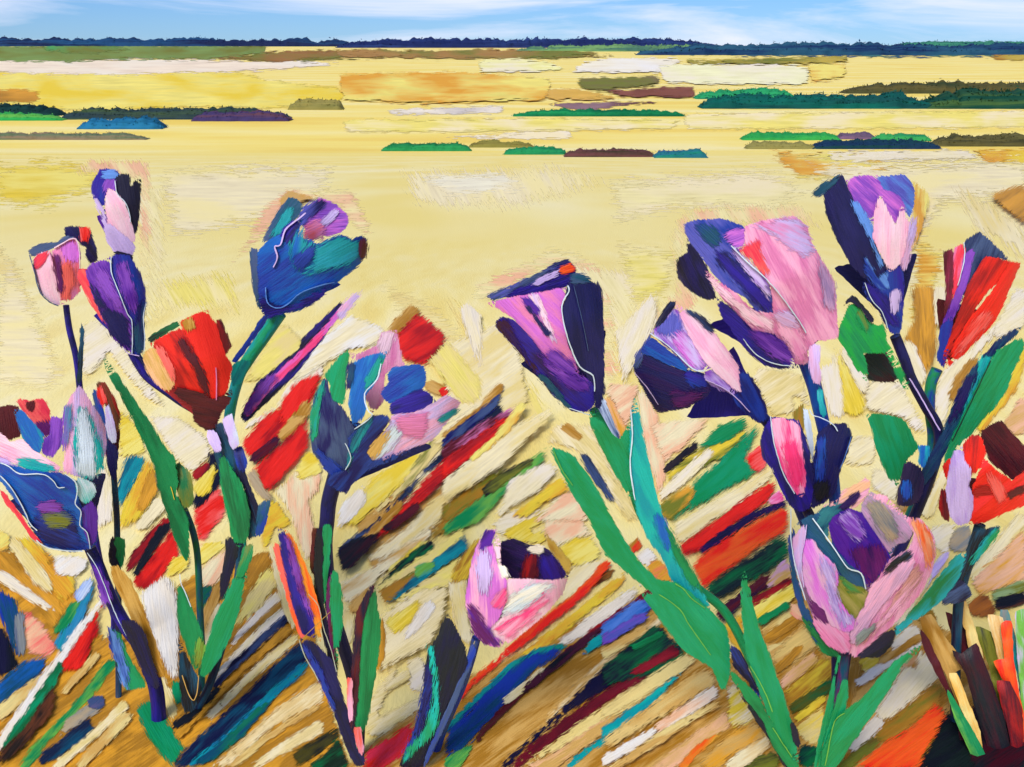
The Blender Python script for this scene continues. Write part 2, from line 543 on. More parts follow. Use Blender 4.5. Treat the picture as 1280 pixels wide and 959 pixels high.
def make_blades(text, tulips):
    made = []
    for ln in text.strip().splitlines():
        t = ln.split()
        if not t: continue
        spec, tile, nums = colour(t[0]), t[1], [float(v) for v in t[2:]]
        poly = px(tile, nums)
        lv = layer_of(poly)
        n = len(poly)
        cx, cy = sum(p[0] for p in poly) / n, sum(p[1] for p in poly) / n
        dx, dy = main_dir(poly)
        al = [p[0] * dx + p[1] * dy for p in poly]; ac = [-p[0] * dy + p[1] * dx for p in poly]
        ln_, wd = max(al) - min(al), max(ac) - min(ac)
        near = min(tulips, key=lambda u: (u[0] - cx) ** 2 + (u[1] - cy) ** 2)
        w0 = spec.split('/')[0]
        dark = WORDS[w0] in ('straw', 'cream', 'tan', 'ochre', 'whitish', 'lemon', 'yellow', 'amber', 'white', 'peach', 'taupe')
        nm = "straw_blade" if dark else "fallen_leaf"
        ob = lay(nm, poly, spec, lv, grid=8, rough=0.65, grow=4.4, amp=1.4, fray=6.0, soft=0.16, thin=0.24, along=None if ln_ > 2.2 * wd and tile != 'Z' else (0.82, -0.57))
        if not ob: continue
        size = "long" if ln_ > 110 and wd < 45 else "wide" if ln_ > 110 else "slim" if wd < 16 else "short"
        kind = "straw blade" if dark else "fallen leaf"
        word = ' and '.join(dict.fromkeys(WORDS[s] for s in spec.split('/')))
        gap = ob.location.y - near[3]
        rel = "behind" if gap > 0.35 else "beside" if gap > 0.0 else "before"
        made.append((ob, size, word, kind, rel, near[2], cx, cy))
    full = lambda m_: "%s %s %s %s the %s" % m_[1:6]
    seen = {}; used = set()
    for m_ in made: seen[full(m_)] = seen.get(full(m_), 0) + 1
    for m_ in made:
        ob, size, word, kind, rel, short, cx, cy = m_
        lab = full(m_)
        if seen[lab] > 1:                # look-alikes: say which blade it touches
            for o in sorted((x for x in made if x[0] is not ob), key=lambda x: (x[6] - cx) ** 2 + (x[7] - cy) ** 2)[:12]:
                lab = "%s %s %s touching %s, %s the %s" % (size, word.split()[0], kind, o[2].split()[0], rel, short)
                if o[2].split()[0] != word.split()[0] and lab not in used: break
        used.add(lab)
        many = "fallen leaves" if kind == "fallen leaf" else "straw blades"
        tag(ob, lab, kind, "%s %s %s the %s" % (word, many, rel, short))

# ------------------------------------------------------------------ tulips
TUL = []
def make_tulips(text):
    blocks, cur = [], None
    for ln in text.strip().splitlines():
        ln = ln.strip()
        if not ln: continue
        if ln.startswith('T '):
            cur = [ln, []]; blocks.append(cur)
        else: cur[1].append(ln)
    for hd, lines in blocks:
        a, label, short, ax = [s.strip() for s in hd.split('|')]
        _, D, shell, = a.split()[:3]
        D = float(D)
        axt = ax.split(); (bx, by), (tx, ty) = px(axt[0], [float(v) for v in axt[1:5]])
        al = math.hypot(tx - bx, ty - by) or 1.0
        ux, uy = (tx - bx) / al, (ty - by) / al
        items = []
        for ln in lines:
            t = ln.split(); sub = t[0].startswith('>'); kind = t[0].lstrip('>')
            k = 2
            w = None
            if kind in ('vein', 'stem') and not sub:
                w = [float(v) for v in t[2].split('-')]; k = 3
            items.append((kind, sub, colour(t[1]), w, px(t[k], [float(v) for v in t[k + 1:]])))
        heads = [p for kind, sub, c, w, pl in items if kind in ('petal', 'back') for p in pl]
        us = [-(p[0] - bx) * uy + (p[1] - by) * ux for p in heads] or [-8, 8]
        u0, R = (max(us) + min(us)) / 2, max(6.0, (max(us) - min(us)) / 2 * 1.02)
        mpp = D / FPX
        def cup(p):
            u = -(p[0] - bx) * uy + (p[1] - by) * ux - u0
            t = ((p[0] - bx) * ux + (p[1] - by) * uy) / al
            f = max(0.2, min(1.0, 0.35 + 1.1 * t)) * (1.0 - 0.25 * max(0.0, t - 0.6))
            return 0.62 * R * mpp * math.sqrt(max(0.0, 1 - (u / R) ** 2)) * f
        yg = ground_row(D)
        stems = [pl for kind, sub, c, w, pl in items if kind == 'stem' and not sub]
        bxp = stems[0][-1][0] if stems else bx
        base = upright(bxp, yg, D); base.z = terr(D)
        root = bpy.data.objects.new("leaf_clump" if shell == '-' else "tulip_bud" if 'bud' in label else "tulip", None)
        root.empty_display_size = 0.03
        COL.objects.link(root); root.location = base
        tag(root, label, "plant" if shell == '-' else "tulip", None if shell == '-' else "tulips on the flower bank")
        hx = sum(p[0] for p in heads) / max(1, len(heads)); hy = sum(p[1] for p in heads) / max(1, len(heads))
        TUL.append((hx, hy, short, D)); TUL.append((0.6 * hx + 0.4 * bxp, 0.5 * (hy + min(yg, 959)), short, D))
        # outer wall of the cup on the far side
        if shell != '-':
            pts = []
            for p in heads:
                u = -(p[0] - bx) * uy + (p[1] - by) * ux; t = (p[0] - bx) * ux + (p[1] - by) * uy
                t = min(t, 0.5 * al)
                pts.append((bx + ux * t - uy * u, by + uy * t + ux * u))
            cxs = sum(p[0] for p in pts) / len(pts); cys = sum(p[1] for p in pts) / len(pts)
            hull = convex([(cxs + (p[0] - cxs) * 0.80, cys + (p[1] - cys) * 0.80) for p in pts])
            fr = lambda p, e: upright(p[0], p[1], D + cup(p) * 0.85 + 0.004)
            bk = lambda p, e: upright(p[0], p[1], D + cup(p) * 0.85 + 0.006)
            sheet("petal", hull, colour(shell), fr, bk, base, root, grid=12)
        k = 0
        parent = None; pfun = None
        for kind, sub, spec, w, pl in items:
            k += 1
            if kind == 'stem' and not sub:
                pp = spline(pl)
                if pp[-1][1] < yg: pp = pp + [(pp[-1][0], (pp[-1][1] + yg) / 2), (pp[-1][0], yg + 4)]
                n = len(pp)
                w1 = w[-1]
                wd = [w[0] + (w1 - w[0]) * i / max(1, n - 1) for i in range(n)]
                P3 = [upright(p[0], p[1], D + 0.002) for p in pp]
                parent = tube("stem", P3, [x * mpp / 2 for x in wd], spec, base, root)
                rad = w[0] * mpp / 2
                pfun = lambda p, r=rad: D - r
                pname = "stem"
                continue
            if kind == 'vein':
                poly = ribbon(spline(pl, 4), w[0])
                g = pfun or (lambda p: D)
                off = 0.0003 * k + 0.0005
                sheet("vein", poly, spec, lambda p, e, g=g, o=off: upright(p[0], p[1], g(p) - o), lambda p, e, g=g, o=off: upright(p[0], p[1], g(p) - o + 0.0022),
                      base, parent or root, step=4, grid=50, amp=0.45, grow=0.1)
                continue
            if sub:
                g = pfun
                off = 0.0003 * k
                nm = {"petal": "petal_streak", "leaf": "leaf_streak", "stem": "stem_streak"}[pname]
                sheet(nm, pl, spec, lambda p, e, g=g, o=off: upright(p[0], p[1], g(p) - o - 0.00022 * min(1, e / 5)), lambda p, e, g=g, o=off: upright(p[0], p[1], g(p) - o + 0.0030),
                      base, parent, amp=1.5, grow=4.2, grid=6.0, fray=7.0, soft=0.16, thin=0.34)
                continue
            off = 0.0003 * k if kind in ('petal', 'back') else 0.0008 * k
            if kind == 'petal': g = lambda p: D - cup(p)
            elif kind == 'back': g = lambda p: D + 0.45 * cup(p)
            elif kind == 'leafb': g = lambda p: D + 0.012
            else:
                ylo = max(p[1] for p in pl); yhi = min(p[1] for p in pl); hh = max(1.0, ylo - yhi)
                ln_ = 0.012 * math.sin(D * 400)
                g = lambda p, a=ylo, hh=hh, l=ln_: D - 0.009 + l * ((a - p[1]) / hh) ** 2
            belly = 0.0003 if kind in ('petal', 'back') else 0.0007
            br = 6.0 if kind in ('petal', 'back') else 10.0
            nm = "petal" if kind in ('petal', 'back') else "leaf"
            parent = sheet(nm, pl, spec, lambda p, e, g=g, o=off, b=belly, r=br: upright(p[0], p[1], g(p) - o - b * min(1.0, e / r)),
                           lambda p, e, g=g, o=off: upright(p[0], p[1], g(p) - o + 0.0016), base, root, grow=2.2, fray=1.8, soft=0.25)
            pfun = lambda p, g=g, b=belly, x=off - 0.0003 * k: g(p) - b - x
            pname = nm

def convex(pts):
    pts = sorted(set((round(x, 2), round(y, 2)) for x, y in pts))
    def half(ps):
        h_ = []
        for p in ps:
            while len(h_) > 1 and (h_[-1][0] - h_[-2][0]) * (p[1] - h_[-2][1]) - (h_[-1][1] - h_[-2][1]) * (p[0] - h_[-2][0]) <= 0: h_.pop()
            h_.append(p)
        return h_[:-1]
    return half(pts) + half(pts[::-1])

# ------------------------------------------------------------------ upright dry stalks
def make_stalks(text):
    k = 0
    for ln in text.strip().splitlines():
        s, label = ln.split('|')
        t = s.split()
        if not t: continue
        k += 1
        spec, D, tile = colour(t[0]), float(t[1]), t[2]
        poly = px(tile, [float(v) for v in t[3:]])
        yg = ground_row(D)
        lo = max(p[1] for p in poly)
        bxp = [p[0] for p in poly if p[1] > lo - 8]
        bxm = sum(bxp) / len(bxp)
        if lo < yg:                                   # run the foot of the stalk down to the soil
            i = max(range(len(poly)), key=lambda j: poly[j][1])
            poly = poly[:i] + [(poly[i][0] + 4, poly[i][1]), (bxm + 5 + (yg - lo) * 0.25, yg + 3), (bxm - 3 + (yg - lo) * 0.25, yg + 3), (poly[i][0] - 4, poly[i][1])] + poly[i + 1:]
        base = upright(bxm, yg, D); base.z = terr(D)
        lean = 0.03
        fr = lambda p, e: upright(p[0], p[1], D - 0.0035 * min(1, e / 10) + lean * max(0, yg - p[1]) / 200)
        bk = lambda p, e: upright(p[0], p[1], D + 0.0025 + lean * max(0, yg - p[1]) / 200)
        ob = sheet("dry_stalk", poly, spec, fr, bk, base)
        if ob: tag(ob, label.strip(), "stalk", "dry stalks standing beside the red and lilac tulip")

# ------------------------------------------------------------------ hedges and the far wood
def make_hedges(text, stuff=False):
    for ln in text.strip().splitlines():
        s, label = ln.split('|')
        t = s.split()
        if not t: continue
        spec, tile = colour(t[0]), t[1]
        x0, x1, yb, yt = [float(v) for v in t[2:6]]
        (X0, YB), (X1, YT) = px(tile, [x0, yb, x1, yt])
        c = on_ground((X0 + X1) / 2, YB, lambda t_: 0.0)
        d = c.y
        A = ray(X0, YB)[0] * d; B = ray(X1, YB)[0] * d
        hgt = (CAM_H + ray(X0, YT)[1] * d) - terr(d)
        rnd = random.Random(int(x0 * 7 + yb))
        ln_ = B - A
        m = max(10, int(abs(X1 - X0) / 2.2)); sec = 9
        dep = hgt * 1.1
        V, F = [], []
        sd = rnd.random() * 90
        for i in range(m + 1):
            u = i / m
            taper = min(1.0, 0.10 + math.sqrt(max(0.0, 9.0 * min(u, 1 - u) * (0.6 + 0.5 * noise.noise(Vector((u * 31, sd, 9)))))))
            hh = hgt * taper * (0.86 + 0.22 * noise.noise(Vector((u * ln_ / hgt * 0.4, sd, 0))) + 0.2 * noise.noise(Vector((u * ln_ / hgt * 2.4, sd, 4))))
            for j in range(sec):
                an = math.pi * j / (sec - 1)
                w = 1 + 0.22 * noise.noise(Vector((u * ln_ / hgt * 1.3, j * 0.7, sd)))
                V.append((A + u * ln_ - c.x + 0.1 * hgt * noise.noise(Vector((i * 0.9, j, sd))), -math.cos(an) * dep * w + dep * 0.6, terr(d) - c.z - 0.05 * hgt + math.sin(an) ** 0.7 * hh * w))
        for i in range(m):
            for j in range(sec - 1):
                F.append((i * sec + j, (i + 1) * sec + j, (i + 1) * sec + j + 1, i * sec + j + 1))
        nbody = len(F)
        for _ in range(min(700, int(m * 5))):          # leaf tufts breaking the outline
            i = rnd.randrange(m + 1); j = rnd.randrange(1, sec - 1)
            p = Vector(V[i * sec + j]); r = hgt * rnd.uniform(0.04, 0.10)
            e1 = Vector((rnd.gauss(0, 1), rnd.gauss(0, 1), rnd.gauss(0, 1))).normalized() * r * 1.6
            e2 = Vector((rnd.gauss(0, 1), rnd.gauss(0, 1), rnd.gauss(0, 1))).normalized() * r * 0.7
            p += Vector((rnd.gauss(0, r), 0, abs(rnd.gauss(0, r * 0.7))))
            b0 = len(V)
            V += [tuple(p - e1), tuple(p + e2), tuple(p + e1), tuple(p - e2)]; F.append((b0, b0 + 1, b0 + 2, b0 + 3))
        nm = "far_wood" if stuff else "hedge"
        me = bpy.data.meshes.new(nm); me.from_pydata(V, [], F)
        uvl = me.uv_layers.new(name="UVMap")
        for pl in me.polygons:
            pl.use_smooth = pl.index < nbody
            for li in pl.loop_indices:
                co = me.vertices[me.loops[li].vertex_index].co
                uvl.data[li].uv = (co.x * FPX / d * 0.5, (co.z + co.y * 0.4) * FPX / d * 2.0)
        me.materials.append(paint(spec, 0.75, 0.2))
        ob = bpy.data.objects.new(nm, me); COL.objects.link(ob); ob.location = c
        if stuff: tag(ob, label.strip(), kind="stuff")
        else: tag(ob, label.strip(), "hedge", "hedges across the far fields")

# ------------------------------------------------------------------ far plain: fields, hedges, wood
make_fields("""
60,110,100/40,70,110 I -10 160 400 150 900 160 1720 158 1720 186 900 190 400 188 -10 176
lemon/yellow G -420 238 180 238 780 238 900 268 1150 296 1140 342 900 362 640 358 280 368 -420 332
240,218,190/pale G -420 206 480 196 620 200 1130 205 1130 216 780 240 400 250 -420 236
amber/ochre G -420 293 70 298 135 308 135 342 -420 335
120,145,70/olive G -420 160 480 150 890 150 890 176 700 200 480 196 200 206 -420 202
80,160,80/olive G 140 148 360 148 440 166 300 180 150 172
150,104,46/olive G 700 196 900 172 1290 166 1290 190 900 206
165,122,58/olive H 0 166 370 170 500 165 800 170 930 186 700 196 380 196 0 190
244,230,150/pale H 470 204 580 196 720 206 770 236 480 242
240,226,196/white H 770 242 830 206 960 191 1160 196 1110 242
245,232,180/pale I 60 220 150 214 480 214 560 226 560 280 300 282 80 276
amber/lemon I 560 216 690 210 680 260 570 272
190,165,60/olive I 150 200 460 195 690 188 700 206 460 212 160 212
190,165,60/ochre I 1160 180 1720 165 1720 205 1180 200
140,82,62/brown H 880 302 1190 286 1205 326 960 322
140,108,112/brown H 700 348 1080 340 900 358 820 366
pale/200,190,180 H 165 366 560 355 566 376 180 382
pale/cream H 360 458 780 434 792 462 560 462
120,102,62/olive H 800 262 1080 254 1080 280 880 302 810 292
215,170,70/tan H 660 300 800 296 960 330 720 332
lemon/cream H 20 400 640 395 1150 400 1130 430 400 440 30 440
lemon/amber H 10 245 420 240 720 262 700 330 300 345 20 330
lemon/cream I 140 380 900 372 1720 365 1720 420 700 430 160 430
amber/yellow I 1110 500 1720 500 1720 540 1150 540
cream/pale I 620 505 1090 500 1150 530 640 540
""")
make_fields("""
yellow/lemon Z -10 205 60 200 150 212 130 236 60 262 -10 258
cream/238,222,156 Z 200 212 330 206 420 210 400 250 320 280 215 300
238,222,156/cream Z 150 240 205 236 205 380 175 420 190 300
cream/238,222,156 Z 500 215 700 208 760 230 640 262 520 258
238,228,196/cream Z 525 220 625 216 660 236 560 244
238,222,156/cream Z 760 225 960 210 1010 240 960 268 850 262 770 280
lemon/amber Z 960 190 1080 196 1120 212 1000 226
cream/238,222,156 Z 1000 206 1290 196 1290 246 1180 256 1150 300 1148 380 1090 300 1060 240
238,222,156/peach Z 590 376 600 356 690 312 730 322 764 352 772 470 758 478 750 350 700 326 610 372
238,222,156/peach Z 790 430 820 380 848 372 840 300 852 268 900 258 1000 258 1030 290 1010 280 860 280 850 330 870 378 820 420
peach/238,222,156 Z 290 330 312 300 330 260 360 238 440 240 466 290 450 290 420 252 370 250 330 290
peach/238,222,156 Z 95 216 112 202 185 204 186 330 176 330 178 222 118 214
238,222,156/straw Z -10 300 20 330 70 450 60 470 10 350 -10 340
cream/238,222,156 Z 10 320 40 380 80 470 60 490 -10 480 -10 400
lemon/238,222,156 Z 200 350 290 340 300 390 240 384 190 396
238,222,156/straw Z 470 350 540 380 610 450 650 510 600 520 540 440
lemon/straw Z 560 370 620 420 690 520 660 530 600 450
238,222,156/cream Z 700 330 800 340 790 420 765 480 762 380
lemon/238,222,156 Z 770 300 850 320 830 370 790 380
amber/lemon Z 1148 300 1180 320 1160 380 1140 400
cream/straw Z 1190 230 1250 260 1290 300 1290 330 1220 290
""", True)
make_hedges("""
20,34,72/30,70,110 G -420 1300 152 124 | dark navy wood along the horizon at the left
22,36,84/40,60,110 H 0 1290 160 123 | dark navy wood in the middle of the horizon
36,80,104/22,44,84 I -10 1700 184 138 | blue green wood along the horizon at the right
60,130,100/36,84,90 I 820 1700 160 134 | paler green wood edge on the horizon
110,150,90/60,100,90 H 600 1290 172 146 | pale green scrub in front of the horizon wood
110,150,80/40,80,90 I 0 420 172 148 | light green scrub before the blue green wood
""", True)
make_hedges("""
10,44,46/20,60,60 G -420 200 386 342 | blackish green hedge behind a low bright green one
40,150,72/90,160,70 G -420 210 402 374 | low bright green hedge before a blackish green one
36,56,64/60,80,50 G 200 960 398 356 | very long dark slate hedge below the lemon yellow field
60,50,95/90,60,70 G 640 965 404 366 | dark purple end of the long slate hedge
30,108,150/20,80,110 G 260 540 430 388 | bright blue low hedge before the long slate hedge
140,130,70/110,110,60 G 960 1140 366 326 | dull olive hedge at the tip of the long slate hedge
90,106,80/130,110,90 G -420 490 466 440 | thin grey green hedge below the blue one
20,130,76/10,90,60 H 590 1165 388 362 | thin deep green hedge below the mauve brown field strip
35,136,76/20,100,60 H 150 450 504 474 | green low hedge with an olive brown one joined to it
130,125,60/90,80,40 H 440 660 492 470 | thin olive brown hedge between two green ones
30,134,80/20,90,70 H 560 770 516 488 | green low hedge joined to a maroon brown one
100,60,62/60,50,40 H 760 1065 524 494 | maroon brown low hedge between green ones
20,120,100/40,80,130 H 1060 1240 527 494 | short blue green hedge at the end of a maroon one
82,76,42/50,60,40 I 680 1700 312 270 | olive dark hedge behind the long dark teal hedge
40,150,92/20,110,80 I 185 520 330 292 | bright green hedge behind the dark teal hedge
0,66,66/10,90,80 I 205 980 362 308 | long dark teal hedge under a bright green one
10,62,50/60,90,50 I 950 1700 362 288 | tall dark green hedge at the end of the long teal hedge
50,155,72/30,130,70 I 340 668 467 438 | bright green hedge above a navy one
120,90,120/80,70,90 I 660 785 464 438 | short purple grey hedge between two bright green ones
52,150,80/30,120,80 I 780 972 470 444 | short bright green hedge beside a purple grey one
130,125,70/100,95,60 I 355 585 497 468 | dull khaki hedge beside the navy one
15,45,76/20,60,60 I 570 1005 497 462 | long navy low hedge before the bright green ones
96,90,50/60,60,40 I 975 1700 488 444 | shaggy olive brown hedge beside the navy one
""")


